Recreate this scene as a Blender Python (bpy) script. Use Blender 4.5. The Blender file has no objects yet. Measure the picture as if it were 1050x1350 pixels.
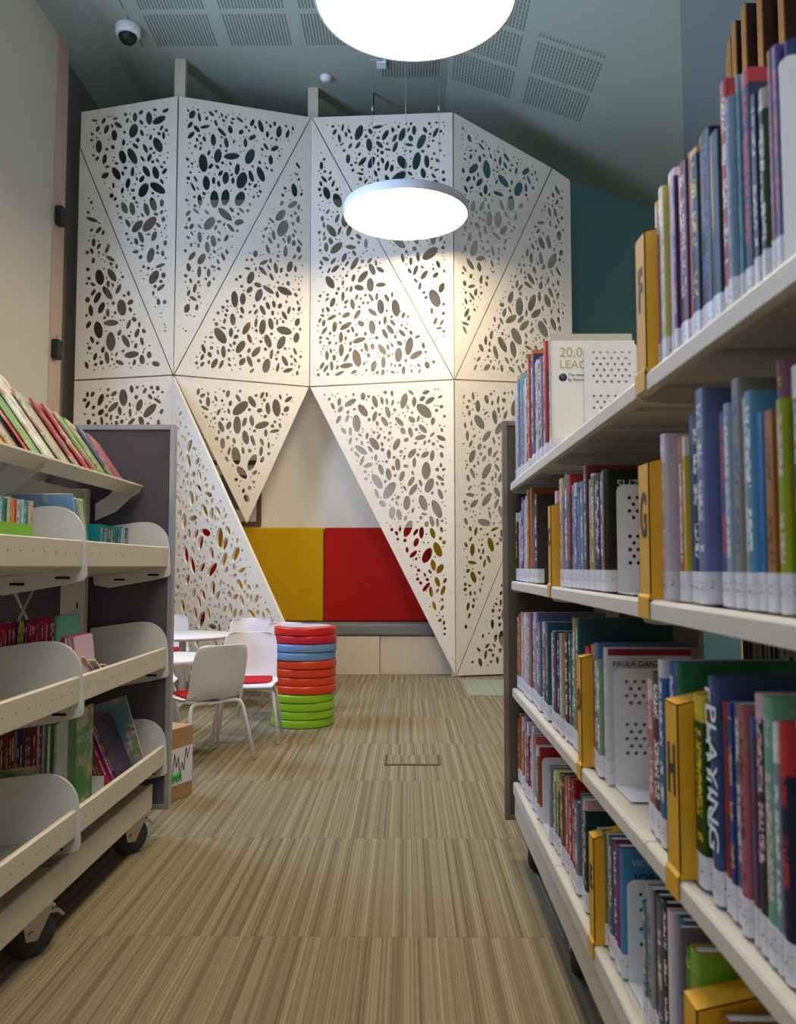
import bpy, bmesh, math, random
from mathutils import Vector, Matrix
random.seed(7)
D = bpy.data
SC = bpy.context.scene
COL = SC.collection
PI = math.pi

# ------------------------------------------------------------------ helpers
def lin(h):
    if isinstance(h, str):
        v = [int(h[i:i + 2], 16) / 255 for i in (0, 2, 4)]
    else:
        v = [c / 255 for c in h]
    return tuple(((c / 12.92) if c <= .04045 else ((c + .055) / 1.055) ** 2.4) for c in v) + (1,)

class MB:
    """collects vertices and faces of one mesh"""
    def __init__(s):
        s.v = []; s.f = []; s.m = []; s.smooth = []
    def add(s, vs, fs, m=0, sm=False):
        o = len(s.v); s.v += [tuple(p) for p in vs]
        for f in fs:
            s.f.append(tuple(i + o for i in f)); s.m.append(m); s.smooth.append(sm)
        return s
    def box(s, a, b, m=0, M=None):
        x0, y0, z0 = a; x1, y1, z1 = b
        vs = [Vector(p) for p in ((x0,y0,z0),(x1,y0,z0),(x1,y1,z0),(x0,y1,z0),(x0,y0,z1),(x1,y0,z1),(x1,y1,z1),(x0,y1,z1))]
        if M is not None: vs = [M @ p for p in vs]
        return s.add(vs, [(0,3,2,1),(4,5,6,7),(0,1,5,4),(1,2,6,5),(2,3,7,6),(3,0,4,7)], m)
    def prism(s, poly, a, b, axis='y', m=0):
        """poly: 2D points; extruded between a and b along the axis"""
        def P(u, v, t):
            return {'y': (u, t, v), 'x': (t, u, v), 'z': (u, v, t)}[axis]
        n = len(poly)
        vs = [P(u, v, a) for u, v in poly] + [P(u, v, b) for u, v in poly]
        fs = [tuple(range(n)), tuple(range(2 * n - 1, n - 1, -1))] + [(i, i + n, (i + 1) % n + n, (i + 1) % n) for i in range(n)]
        return s.add(vs, fs, m)
    def tube(s, path, r, n=10, m=0, caps=True):
        path = [Vector(p) for p in path]; rings = []; vs = []; prev = None
        for i, p in enumerate(path):
            t = (path[min(i + 1, len(path) - 1)] - path[max(i - 1, 0)]).normalized()
            if prev is None:
                ref = Vector((0, 0, 1)) if abs(t.z) < .9 else Vector((1, 0, 0))
                a = t.cross(ref).normalized()
            else:
                a = (prev - t * prev.dot(t)).normalized()
            prev = a; b = t.cross(a)
            rr = r[i] if isinstance(r, (list, tuple)) else r
            for k in range(n):
                w = 2 * PI * k / n
                vs.append(p + a * math.cos(w) * rr + b * math.sin(w) * rr)
        fs = []
        for i in range(len(path) - 1):
            for k in range(n):
                fs.append((i*n+k, i*n+(k+1) % n, (i+1)*n+(k+1) % n, (i+1)*n+k))
        s.add(vs, fs, m, True)
        if caps:
            o = len(s.v) - len(vs); L = len(path) - 1
            s.f.append(tuple(o + k for k in range(n - 1, -1, -1))); s.m.append(m); s.smooth.append(False)
            s.f.append(tuple(o + L*n + k for k in range(n))); s.m.append(m); s.smooth.append(False)
        return s
    def lathe(s, prof, c=(0, 0, 0), n=48, m=0, axis='z', sm=True):
        """prof: (radius, height) list"""
        vs = []; c = Vector(c)
        for r, h in prof:
            for k in range(n):
                w = 2 * PI * k / n
                p = {'z': (r*math.cos(w), r*math.sin(w), h), 'x': (h, r*math.cos(w), r*math.sin(w)), 'y': (r*math.cos(w), h, r*math.sin(w))}[axis]
                vs.append(c + Vector(p))
        fs = [(i*n+k, i*n+(k+1) % n, (i+1)*n+(k+1) % n, (i+1)*n+k) for i in range(len(prof)-1) for k in range(n)]
        return s.add(vs, fs, m, sm)
    def build(s, name, mats, parent=None, bevel=0, seg=2, M=None):
        me = D.meshes.new(name); me.from_pydata(s.v, [], s.f)
        if not isinstance(mats, (list, tuple)): mats = [mats]
        for m in mats: me.materials.append(m)
        me.polygons.foreach_set('material_index', s.m)
        me.polygons.foreach_set('use_smooth', s.smooth)
        bm = bmesh.new(); bm.from_mesh(me)
        bmesh.ops.recalc_face_normals(bm, faces=bm.faces)
        bm.to_mesh(me); bm.free(); me.update()
        o = D.objects.new(name, me); COL.objects.link(o)
        if M is not None: o.matrix_local = M
        if parent: o.parent = parent
        if bevel:
            md = o.modifiers.new('bevel', 'BEVEL'); md.width = bevel; md.segments = seg; md.limit_method = 'ANGLE'; md.angle_limit = .6
            md.harden_normals = False
        return o

def tag(o, label=None, cat=None, group=None, kind=None):
    if label: o['label'] = label
    if cat: o['category'] = cat
    if group: o['group'] = group
    if kind: o['kind'] = kind
    return o
def empty(name, loc=(0, 0, 0), rz=0, label=None, cat=None, group=None, kind=None):
    o = D.objects.new(name, None); COL.objects.link(o); o.empty_display_size = .05
    o.location = loc; o.rotation_euler = (0, 0, rz)
    return tag(o, label, cat, group, kind)
def copy_tree(o, parent=None):
    c = o.copy(); COL.objects.link(c)
    if parent: c.parent = parent
    for ch in list(o.children): copy_tree(ch, c)
    return c

# ------------------------------------------------------------------ materials
class N:
    def __init__(s, name):
        s.mat = D.materials.new(name); s.mat.use_nodes = True
        s.t = s.mat.node_tree; s.b = s.t.nodes['Principled BSDF']
    def n(s, typ, **kw):
        o = s.t.nodes.new(typ)
        for k, v in kw.items():
            if k.startswith('_'): setattr(o, k[1:], v)
            else: o.inputs[k.replace('__', ' ')].default_value = v
        return o
    def l(s, a, b): s.t.links.new(a, b)
    def math(s, op, a, b=None, c=None):
        o = s.t.nodes.new('ShaderNodeMath'); o.operation = op
        for i, v in enumerate((a, b, c)):
            if v is None: continue
            if isinstance(v, (int, float)): o.inputs[i].default_value = v
            else: s.l(v, o.inputs[i])
        return o.outputs[0]
    def mix(s, f, a, b, typ='MIX'):
        o = s.t.nodes.new('ShaderNodeMix'); o.data_type = 'RGBA'; o.blend_type = typ
        for i, v in ((0, f), (6, a), (7, b)):
            if isinstance(v, (int, float)): o.inputs[i].default_value = v
            elif isinstance(v, tuple): o.inputs[i].default_value = v
            else: s.l(v, o.inputs[i])
        return o.outputs[2]
    def coord(s, which='Object', scale=None):
        tc = s.t.nodes.new('ShaderNodeTexCoord'); o = tc.outputs[which]
        if scale:
            mp = s.t.nodes.new('ShaderNodeMapping'); mp.inputs['Scale'].default_value = scale
            s.l(o, mp.inputs[0]); o = mp.outputs[0]
        return o
    def xyz(s, v):
        o = s.t.nodes.new('ShaderNodeSeparateXYZ'); s.l(v, o.inputs[0]); return o.outputs
    def noise(s, vec, scale, detail=2, rough=.5, dim='3D'):
        o = s.t.nodes.new('ShaderNodeTexNoise'); o.noise_dimensions = dim
        if vec is not None: s.l(vec, o.inputs['W' if dim == '1D' else 'Vector'])
        o.inputs['Scale'].default_value = scale; o.inputs['Detail'].default_value = detail; o.inputs['Roughness'].default_value = rough
        return o.outputs[0]
    def col(s, v):
        if isinstance(v, tuple): s.b.inputs['Base Color'].default_value = v
        else: s.l(v, s.b.inputs['Base Color'])
    def bump(s, h, strength=.2, dist=.002):
        o = s.t.nodes.new('ShaderNodeBump'); o.inputs['Strength'].default_value = strength; o.inputs['Distance'].default_value = dist
        s.l(h, o.inputs['Height']); s.l(o.outputs[0], s.b.inputs['Normal'])

def plain(name, c, rough=.5, metal=0, var=.06, scale=30, bump=0, spec=.5):
    m = N(name); c = lin(c)
    nz = m.noise(m.coord(), scale, 3)
    f = m.math('MULTIPLY_ADD', nz, 2 * var, 1 - var)
    vm = m.t.nodes.new('ShaderNodeVectorMath'); vm.operation = 'SCALE'
    vm.inputs[0].default_value = c[:3]; m.l(f, vm.inputs['Scale'])
    m.l(vm.outputs[0], m.b.inputs['Base Color'])
    m.b.inputs['Roughness'].default_value = rough; m.b.inputs['Metallic'].default_value = metal
    m.b.inputs['Specular IOR Level'].default_value = spec
    if bump: m.bump(nz, bump)
    return m.mat

def fabric(name, c, scale=400, contrast=.25, rough=.95):
    m = N(name); c = lin(c)
    a = m.noise(m.coord(), scale, 2, .7); b = m.noise(m.coord(), 6, 2)
    f = m.math('ADD', m.math('MULTIPLY', a, contrast), m.math('MULTIPLY_ADD', b, .15, 1 - contrast / 2 - .07))
    vm = m.t.nodes.new('ShaderNodeVectorMath'); vm.operation = 'SCALE'; vm.inputs[0].default_value = c[:3]; m.l(f, vm.inputs['Scale'])
    m.l(vm.outputs[0], m.b.inputs['Base Color']); m.b.inputs['Roughness'].default_value = rough
    m.b.inputs['Specular IOR Level'].default_value = .15
    m.bump(a, .3, .001)
    return m.mat

def plywood(name, c1, c2, rough=.55):
    m = N(name); co = m.coord('Object', (14, 14, 1.2))
    a = m.noise(co, 1.6, 4, .6); b = m.noise(m.coord('Object', (160, 160, 3)), 1, 2)
    f = m.math('ADD', m.math('MULTIPLY', a, .8), m.math('MULTIPLY', b, .25))
    m.col(m.mix(f, lin(c1), lin(c2))); m.b.inputs['Roughness'].default_value = rough
    return m.mat

M_WALL = plain('painted_wall', 'cfc9bb', .9, var=.03, scale=3)
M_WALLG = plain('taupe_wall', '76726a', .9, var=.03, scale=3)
M_TEAL = plain('teal_wall', '648f8c', .85, var=.05, scale=4)
M_PLY = plywood('birch_plywood', 'f0e5d3', 'dbccb4')
M_NOOK = plain('cream_nook_wall', 'e4dccb', .9, var=.02, scale=3)
M_PLYB = plywood('plinth_plywood', 'ddcfb6', 'c4b396')
M_PLYEDGE = plywood('plywood_edge', 'c4a878', 'a88a5c')
M_TIMB = plywood('timber_jamb', 'd8bfb0', 'b89a86')
M_FIN = plywood('slat_timber', 'b9803c', '96602a')
M_FINB = plywood('slat_backing', '4a2410', '33170a')
M_STEEL = plain('cream_steel', 'cdc6b5', .42, var=.025, scale=5)
M_STEELL = plain('pale_steel_lip', 'd8d1c2', .45, var=.03, scale=4)
M_WHITE = plain('white_plastic', 'e9e8ea', .38, var=.01)
M_BIN = plain('white_end_plate', 'dddcd9', .4, var=.02)
M_ALU = plain('aluminium', 'b4b6bd', .35, .55, var=.03)
M_CHROME = plain('chrome', 'c8c8cc', .18, 1.0, var=.02)
M_BLACK = plain('black_plastic', '17171a', .5)
M_RUBBER = plain('grey_rubber', '3a393c', .7)
M_DARK = plain('dark_slot', '0c0b0b', .9)
M_YEL = plain('yellow_sheet_metal', 'e2a61c', .5, var=.02)
M_PANELF = fabric('charcoal_fabric', '5d5860', 300, .25)
M_PANELR = fabric('brown_grey_fabric', '5a544e', 300, .25)
M_YF = fabric('mustard_wool', 'c99a10', 260, .3)
M_RF = fabric('red_wool', 'b01e18', 260, .3)
M_GREYC = fabric('grey_seat_fabric', '77756f', 300, .2)
M_REDP = fabric('red_seat_pad', 'b8202a', 300, .15)
M_CARD = plain('cardboard', 'b08a63', .85, var=.05, scale=20)
M_PAPER = plain('white_paper', 'e6e4ee', .7, var=.02)
M_PAGE = plain('book_pages', 'e2dccb', .85, var=.08, scale=60)
M_STICK = N('spine_sticker')
_c = M_STICK.xyz(M_STICK.coord('Object'))
_a = M_STICK.math('GREATER_THAN', M_STICK.noise(M_STICK.coord('Object', (200, 200, 500)), 1, 1), .63)
_b = M_STICK.math('LESS_THAN', M_STICK.math('ABSOLUTE', M_STICK.math('SUBTRACT', _c[2], .026)), .008)
M_STICK.col(M_STICK.mix(M_STICK.math('MULTIPLY', _a, _b), lin('e2e1ea'), lin('4a4a55')))
M_STICK.b.inputs['Roughness'].default_value = .35
M_STICK = M_STICK.mat

def cover_material(name='book_cover', art_k=.35, blk_k=.7):
    """book cover: the object's own colour with printed blocks and rows of small marks along the spine"""
    m = N(name)
    oi = m.t.nodes.new('ShaderNodeObjectInfo')
    g = m.xyz(m.coord('Generated')); ob = m.xyz(m.coord('Object'))
    rnd = oi.outputs['Random']
    ramp = m.t.nodes.new('ShaderNodeValToRGB'); ramp.color_ramp.interpolation = 'CONSTANT'
    cols = ['f0eeea', 'f2d23c', '1b1b1e', 'ece9e4', 'd8362c', 'f4f2ee', '2a63a8', 'f0c8d0', '2b2b30', 'f6f4f0']
    el = ramp.color_ramp.elements
    el[0].position = 0; el[0].color = lin(cols[0]); el[1].position = .1; el[1].color = lin(cols[1])
    for i in range(2, 10):
        e = el.new(i / 10); e.color = lin(cols[i])
    m.l(rnd, ramp.inputs[0]); acc = ramp.outputs[0]
    # printed title marks: short dashes along the height, centred on the spine
    zz = m.math('ADD', m.math('MULTIPLY', ob[2], 1), m.math('MULTIPLY', rnd, 37.0))
    cell = m.math('FLOOR', m.math('MULTIPLY', zz, 260))
    wn = m.t.nodes.new('ShaderNodeTexWhiteNoise'); wn.noise_dimensions = '2D'
    cv = m.t.nodes.new('ShaderNodeCombineXYZ'); m.l(cell, cv.inputs[0]); m.l(m.math('FLOOR', m.math('MULTIPLY', g[1], 9)), cv.inputs[1])
    m.l(cv.outputs[0], wn.inputs['Vector'])
    glyph = m.math('GREATER_THAN', wn.outputs['Value'], .42)
    band = m.math('LESS_THAN', m.math('ABSOLUTE', m.math('SUBTRACT', g[1], .5)), .27)
    word = m.math('GREATER_THAN', m.noise(zz, 22, 1, .5, '1D'), .44)
    zr = m.math('MULTIPLY', m.math('GREATER_THAN', g[2], .24), m.math('LESS_THAN', g[2], .93))
    front = m.math('LESS_THAN', ob[0], .004)
    txt = m.math('MULTIPLY', m.math('MULTIPLY', m.math('MULTIPLY', glyph, band), m.math('MULTIPLY', word, zr)), front)
    # colour blocks of the jacket picture
    art = m.noise(m.coord('Object', (14, 3, 9)), 1.6, 3, .6)
    an = m.t.nodes.new('ShaderNodeMapRange'); m.l(art, an.inputs[0]); an.inputs[1].default_value = .5; an.inputs[2].default_value = .62
    artf = m.math('MULTIPLY', an.outputs[0], m.math('MULTIPLY', m.math('GREATER_THAN', m.math('FRACT', m.math('MULTIPLY', rnd, 13)), .45), art_k))
    hue = m.t.nodes.new('ShaderNodeHueSaturation'); m.l(oi.outputs['Color'], hue.inputs['Color'])
    m.l(m.math('MULTIPLY_ADD', m.math('FRACT', m.math('MULTIPLY', rnd, 29)), .5, .25), hue.inputs['Hue']); hue.inputs['Value'].default_value = .8
    c1 = m.mix(artf, oi.outputs['Color'], hue.outputs[0])
    blk = m.math('MULTIPLY', m.math('GREATER_THAN', g[2], m.math('MULTIPLY_ADD', m.math('FRACT', m.math('MULTIPLY', rnd, 7)), .6, .76)), blk_k)
    c2 = m.mix(blk, c1, acc)
    c3 = m.mix(m.math('MULTIPLY', txt, .85), c2, acc)
    m.col(c3); m.b.inputs['Roughness'].default_value = .42; m.b.inputs['Specular IOR Level'].default_value = .3
    return m.mat
M_COVER = cover_material()
M_THIN = cover_material('thin_book_cover', .08, 0)
def art_material():
    """picture-book cover: blotches of strong colours around the object's own colour"""
    m = N('picture_cover')
    oi = m.t.nodes.new('ShaderNodeObjectInfo')
    off = m.t.nodes.new('ShaderNodeVectorMath'); off.operation = 'ADD'
    m.l(m.coord('Object'), off.inputs[0])
    cv = m.t.nodes.new('ShaderNodeCombineXYZ')
    for i, k in enumerate((31, 57, 83)): m.l(m.math('MULTIPLY', oi.outputs['Random'], k), cv.inputs[i])
    m.l(cv.outputs[0], off.inputs[1])
    n1 = m.t.nodes.new('ShaderNodeTexNoise'); m.l(off.outputs[0], n1.inputs['Vector']); n1.inputs['Scale'].default_value = 14; n1.inputs['Detail'].default_value = 3
    r = m.t.nodes.new('ShaderNodeValToRGB'); r.color_ramp.interpolation = 'LINEAR'
    el = r.color_ramp.elements
    for i, (p, c) in enumerate([(.25, '2f4e6a'), (.4, 'b84a2c'), (.48, 'e6dfc8'), (.56, '6c9440'), (.64, 'd8b43c'), (.75, 'f0ece0')]):
        e = el[i] if i < 2 else el.new(p); e.position = p; e.color = lin(c)
    m.l(n1.outputs[0], r.inputs[0])
    n2 = m.t.nodes.new('ShaderNodeTexNoise'); m.l(off.outputs[0], n2.inputs['Vector']); n2.inputs['Scale'].default_value = 9
    mr = m.t.nodes.new('ShaderNodeMapRange'); m.l(n2.outputs[0], mr.inputs[0]); mr.inputs[1].default_value = .46; mr.inputs[2].default_value = .56
    m.col(m.mix(m.math('MULTIPLY', mr.outputs[0], .75), oi.outputs['Color'], r.outputs[0]))
    m.b.inputs['Roughness'].default_value = .3
    return m.mat
M_ART = art_material()

def carpet():
    m = N('striped_carpet'); p = m.xyz(m.coord('Object'))
    row = m.math('FLOOR', m.math('DIVIDE', m.math('SUBTRACT', p[1], .75), .905))
    colu = m.math('FLOOR', m.math('DIVIDE', p[0], .25))
    wn = m.t.nodes.new('ShaderNodeTexWhiteNoise'); wn.noise_dimensions = '2D'
    cv = m.t.nodes.new('ShaderNodeCombineXYZ'); m.l(row, cv.inputs[0]); m.l(colu, cv.inputs[1]); m.l(cv.outputs[0], wn.inputs['Vector'])
    x = m.math('MULTIPLY_ADD', row, 7.31, p[0])
    broad = m.noise(x, 34, 1, .4, '1D'); fine = m.noise(x, 150, 1, .6, '1D')
    mr = m.t.nodes.new('ShaderNodeMapRange'); m.l(broad, mr.inputs[0]); mr.inputs[1].default_value = .34; mr.inputs[2].default_value = .64
    fr = m.t.nodes.new('ShaderNodeMapRange'); m.l(fine, fr.inputs[0]); fr.inputs[1].default_value = .4; fr.inputs[2].default_value = .6
    f = m.math('ADD', m.math('MULTIPLY', mr.outputs[0], .42), m.math('MULTIPLY_ADD', fr.outputs[0], .34, .1))
    ramp = m.t.nodes.new('ShaderNodeValToRGB'); el = ramp.color_ramp.elements
    el[0].position = 0; el[0].color = lin('665a45'); el[1].position = 1; el[1].color = lin('a39880')
    e = el.new(.5); e.color = lin('857a62')
    m.l(f, ramp.inputs[0])
    speck = m.noise(m.coord(), 420, 2, .8)
    tone = m.math('MULTIPLY_ADD', wn.outputs['Value'], .08, .96)
    k = m.math('MULTIPLY', tone, m.math('MULTIPLY_ADD', speck, .5, .75))
    seam = m.math('LESS_THAN', m.math('ABSOLUTE', m.math('SUBTRACT', m.math('FRACT', m.math('DIVIDE', m.math('SUBTRACT', p[1], .75), .905)), 0)), .006)
    k = m.math('MULTIPLY', k, m.math('MULTIPLY_ADD', seam, -.15, 1))
    vm = m.t.nodes.new('ShaderNodeVectorMath'); vm.operation = 'SCALE'; m.l(ramp.outputs[0], vm.inputs[0]); m.l(k, vm.inputs['Scale'])
    m.l(vm.outputs[0], m.b.inputs['Base Color']); m.b.inputs['Roughness'].default_value = 1; m.b.inputs['Specular IOR Level'].default_value = .05
    m.bump(m.math('ADD', f, speck), .4, .003)
    return m.mat
M_CARPET = carpet()

def ceiling_mat():
    """grey-green board with rectangular groups of slots cut along the room"""
    m = N('slotted_ceiling_board'); p = m.xyz(m.coord('Object'))
    u = m.math('DIVIDE', m.math('ADD', p[0], 6.235), .745); fu = m.math('FRACT', u)
    v = m.math('DIVIDE', m.math('SUBTRACT', p[1], 7.53), .555); fv = m.math('FRACT', v)
    inu = m.math('LESS_THAN', fu, .83); inv = m.math('LESS_THAN', fv, .86)
    rx = m.math('MULTIPLY', m.math('GREATER_THAN', p[0], -2.66), m.math('LESS_THAN', p[0], 1.95))
    colr = m.math('MULTIPLY', m.math('GREATER_THAN', p[0], -.3), m.math('LESS_THAN', p[1], 8.62))
    rx = m.math('MULTIPLY', rx, m.math('MAXIMUM', m.math('LESS_THAN', p[0], 1.18), m.math('GREATER_THAN', p[1], 7.4)))
    ry = m.math('MAXIMUM', colr, m.math('LESS_THAN', p[1], 8.08))
    sl = m.math('GREATER_THAN', m.math('FRACT', m.math('MULTIPLY', fu, 24.1)), .5)
    dash = m.math('LESS_THAN', m.math('FRACT', m.math('MULTIPLY', fv, 10)), .85)
    right = m.math('GREATER_THAN', p[0], .4)
    dd = m.math('MAXIMUM', dash, m.math('SUBTRACT', 1, right))
    k = m.math('MULTIPLY', m.math('MULTIPLY', m.math('MULTIPLY', inu, inv), m.math('MULTIPLY', rx, ry)), m.math('MULTIPLY', sl, dd))
    m.col(m.mix(m.math('MULTIPLY', k, .62), lin('a0ad9c'), lin('323d39')))
    m.b.inputs['Roughness'].default_value = .8; m.b.inputs['Specular IOR Level'].default_value = .25
    return m.mat
M_CEIL = ceiling_mat()
M_CEIL2 = plain('side_ceiling_board', '7d8b86', .85, var=.02, scale=3)

def emissive(name, c, s):
    m = N(name); m.b.inputs['Base Color'].default_value = lin(c)
    m.b.inputs['Emission Color'].default_value = lin(c); m.b.inputs['Emission Strength'].default_value = s
    return m.mat
LAMP_S = 18.0
M_LAMP = emissive('lamp_diffuser', (255, 236, 200), LAMP_S)
def glass():
    m = N('window_glass'); t = m.t; tr = t.nodes.new('ShaderNodeBsdfTransparent'); gl = t.nodes.new('ShaderNodeBsdfGlossy'); gl.inputs['Roughness'].default_value = .02
    mx = t.nodes.new('ShaderNodeMixShader'); mx.inputs[0].default_value = .06
    m.l(tr.outputs[0], mx.inputs[1]); m.l(gl.outputs[0], mx.inputs[2]); m.l(mx.outputs[0], t.nodes['Material Output'].inputs[0])
    return m.mat
M_GLASS = glass()

def text_mesh(name, body, size, mat, parent=None, extrude=.0006, M=None, align='CENTER', spacing=1.0, bold=0):
    cu = D.curves.new(name, 'FONT'); cu.body = body; cu.size = size; cu.extrude = extrude; cu.align_x = align; cu.align_y = 'CENTER'
    cu.space_character = spacing; cu.offset = bold
    t = D.objects.new(name + '_curve', cu); COL.objects.link(t)
    dg = bpy.context.evaluated_depsgraph_get(); dg.update()
    me = D.meshes.new_from_object(t.evaluated_get(dg)); me.name = name
    D.objects.remove(t); D.curves.remove(cu)
    me.materials.clear(); me.materials.append(mat)
    o = D.objects.new(name, me); COL.objects.link(o)
    if M is not None: o.matrix_local = M
    if parent: o.parent = parent
    return o

def frame_matrix(origin, u, v):
    """columns u, v, u x v with the origin"""
    u = Vector(u).normalized(); v = Vector(v); v = (v - u * u.dot(v)).normalized(); w = u.cross(v)
    return Matrix(((u.x, v.x, w.x, origin[0]), (u.y, v.y, w.y, origin[1]), (u.z, v.z, w.z, origin[2]), (0, 0, 0, 1)))

def sheet(name, outline, holes, th, mat, M, parent=None, dots=None, dotmat=None):
    """flat sheet in local xy with real holes cut through it"""
    cu = D.curves.new(name, 'CURVE'); cu.dimensions = '2D'; cu.fill_mode = 'BOTH'; cu.extrude = th / 2
    for ring in [outline] + holes:
        sp = cu.splines.new('POLY'); sp.points.add(len(ring) - 1); sp.use_cyclic_u = True
        for i, p in enumerate(ring): sp.points[i].co = (p[0], p[1], 0, 1)
    t = D.objects.new(name + '_curve', cu); COL.objects.link(t)
    dg = bpy.context.evaluated_depsgraph_get(); dg.update()
    me = D.meshes.new_from_object(t.evaluated_get(dg)); me.name = name
    D.objects.remove(t); D.curves.remove(cu)
    me.materials.clear(); me.materials.append(mat)
    me.polygons.foreach_set('use_smooth', [False] * len(me.polygons))
    if dots:
        me.materials.append(dotmat)
        bm = bmesh.new(); bm.from_mesh(me)
        for x, y in dots:
            for sgn in (1, -1):
                vs = [bm.verts.new((x + .005 * math.cos(a * PI / 3), y + .005 * math.sin(a * PI / 3), sgn * (th / 2 + .0006))) for a in range(6)]
                f = bm.faces.new(vs if sgn > 0 else vs[::-1]); f.material_index = 1
        bm.to_mesh(me); bm.free()
    o = D.objects.new(name, me); COL.objects.link(o); o.matrix_local = M
    if parent: o.parent = parent
    return o
ORD = ['', 'first', 'second', 'third', 'fourth', 'fifth', 'sixth', 'seventh', 'eighth', 'ninth', 'tenth', 'eleventh', 'twelfth', 'thirteenth', 'fourteenth', 'fifteenth',
       'sixteenth', 'seventeenth', 'eighteenth', 'nineteenth', 'twentieth']
def ordinal(i):
    if i <= 20: return ORD[i]
    if i == 30: return 'thirtieth'
    if i == 40: return 'fortieth'
    return ('twenty-' if i < 30 else 'thirty-') + ORD[i % 10]
# ------------------------------------------------------------------ room shell
CZ = 6.3; XL = -3.3; XR = 5.2; YB = 9.8; YN = -3.2; FX = .43; SL = .36
def struct(name, mb, mats, **k):
    o = mb.build(name, mats, **k); o['kind'] = 'structure'; return o
struct('floor', MB().box((XL - .4, YN - .2, -.1), (XR + .2, YB + .2, 0)), M_CARPET)
# ceiling: flat field, a shallow fall at the left wall and a long fall to the right, broken by a side facet
def zc(x): return CZ - SL * (x - FX)
c = MB()
P1 = (2.206, 6.471); P2 = (3.052, 8.938)
dx = (P2[0] - P1[0]) / (P2[1] - P1[1])
XA = P1[0] + dx * (YN - P1[1]); XB = P1[0] + dx * (YB + .1 - P1[1])
def slab(pts, m=0):
    n = len(pts); vs = pts + [(x, y, z + .12) for x, y, z in pts]
    c.add(vs, [tuple(range(n)), tuple(range(2*n-1, n-1, -1))] + [(i, (i+1) % n, (i+1) % n + n, i + n) for i in range(n)], m)
E1 = YB + .1
slab([(XL - .2, YN, 6.02), (-2.95, YN, CZ), (-2.95, E1, CZ), (XL - .2, E1, 6.02)], 2)
slab([(-2.95, YN, CZ), (FX, YN, CZ), (FX, E1, CZ), (-2.95, E1, CZ)])
yf = P1[1] + (FX - P1[0]) / dx      # where the facet edge meets the fold
slab([(FX, yf, CZ), (XB, E1, zc(XB)), (FX, E1, CZ)])
slab([(FX, yf, CZ), (XR + .1, yf, 4.5), (XR + .1, E1, 4.1), (XB, E1, zc(XB))], 1)
slab([(FX, YN, CZ), (XR + .1, YN, 4.5), (XR + .1, yf, 4.5), (FX, yf, CZ)], 1)
M_CEILL = plain('side_ceiling_strip', '9bb0ac', .8, var=.02, scale=3)
struct('ceiling', c, [M_CEIL, M_CEIL2, M_CEILL])
# left wall with a tall window in front of the screen (outside the frame of the picture)
w = MB()
WY0, WY1, WZ0, WZ1 = 4.6, 6.38, 2.4, 5.5
w.box((XL - .2, YN, 0), (XL, WY0, 6.3)); w.box((XL - .2, WY1, 0), (XL, 7.53, 6.3))
w.box((XL - .2, WY0, 0), (XL, WY1, WZ0)); w.box((XL - .2, WY0, WZ1), (XL, WY1, 6.3))
struct('wall_left', w, M_WALL)
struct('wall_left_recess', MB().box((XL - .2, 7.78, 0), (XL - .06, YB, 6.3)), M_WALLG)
struct('trim_1', MB().box((XL - .2, 7.53, 0), (XL + .012, 7.78, 6.2)), M_TIMB, bevel=.004)
struct('wall_back', MB().box((XL - .2, YB, 0), (XR, YB + .15, 6.4)), M_TEAL)
struct('wall_right', MB().box((XR, YN, 0), (XR + .15, YB, 5)), M_WALL)
wb = MB(); BX0, BX1, BZ0, BZ1 = -2.4, 1.6, 3.2, 5.6
wb.box((XL - .2, YN - .15, 0), (BX0, YN, 6.4)); wb.box((BX1, YN - .15, 0), (XR, YN, 6.4)); wb.box((BX0, YN - .15, 0), (BX1, YN, BZ0)); wb.box((BX0, YN - .15, BZ1), (BX1, YN, 6.4))
struct('wall_behind', wb, M_WALL)
wf = MB()
for a in (BX0, -.43, BX1 - .06): wf.box((a, YN - .1, BZ0), (a + .06, YN - .03, BZ1))
for a in (BZ0, BZ1 - .06): wf.box((BX0, YN - .1, a), (BX1, YN - .03, a + .06))
win2 = struct('window_2', wf, M_ALU)
MB().box((BX0, YN - .07, BZ0), (BX1, YN - .06, BZ1)).build('window_pane', M_GLASS, win2)
struct('wall_nook', MB().box((XL - .06, 9.08, 0), (1.7, 9.2, 5.2)), M_NOOK)
wf = MB()
for a, b in ((WY0, WY0 + .06), (WY1 - .06, WY1), ((WY0 + WY1) / 2 - .03, (WY0 + WY1) / 2 + .03)):
    wf.box((XL - .13, a, WZ0), (XL - .05, b, WZ1))
for a, b in ((WZ0, WZ0 + .06), (WZ1 - .06, WZ1)):
    wf.box((XL - .13, WY0, a), (XL - .05, WY1, b))
win = struct('window_1', wf, M_ALU)
MB().box((XL - .095, WY0, WZ0), (XL - .085, WY1, WZ1)).build('window_pane', M_GLASS, win)
for z, nm, lb in ((4.381, 'door_holder', 'upper black box holder with a wire loop on the timber jamb'), (3.112, 'door_holder', 'lower black box holder on the timber jamb behind the display books')):
    h = MB().box((0, -.05, -.09), (.07, .05, .09))
    o = h.build(nm, M_BLACK, bevel=.012, M=Matrix.Translation((XL + .013, 7.6, z))); tag(o, lb, 'door holder', 'black holders on the timber jamb')
    MB().tube([(.03, 0, .085), (.035, .01, .13), (.02, .03, .15), (.008, .03, .11)], .003).build('wire_loop', M_ALU, o)

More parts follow.
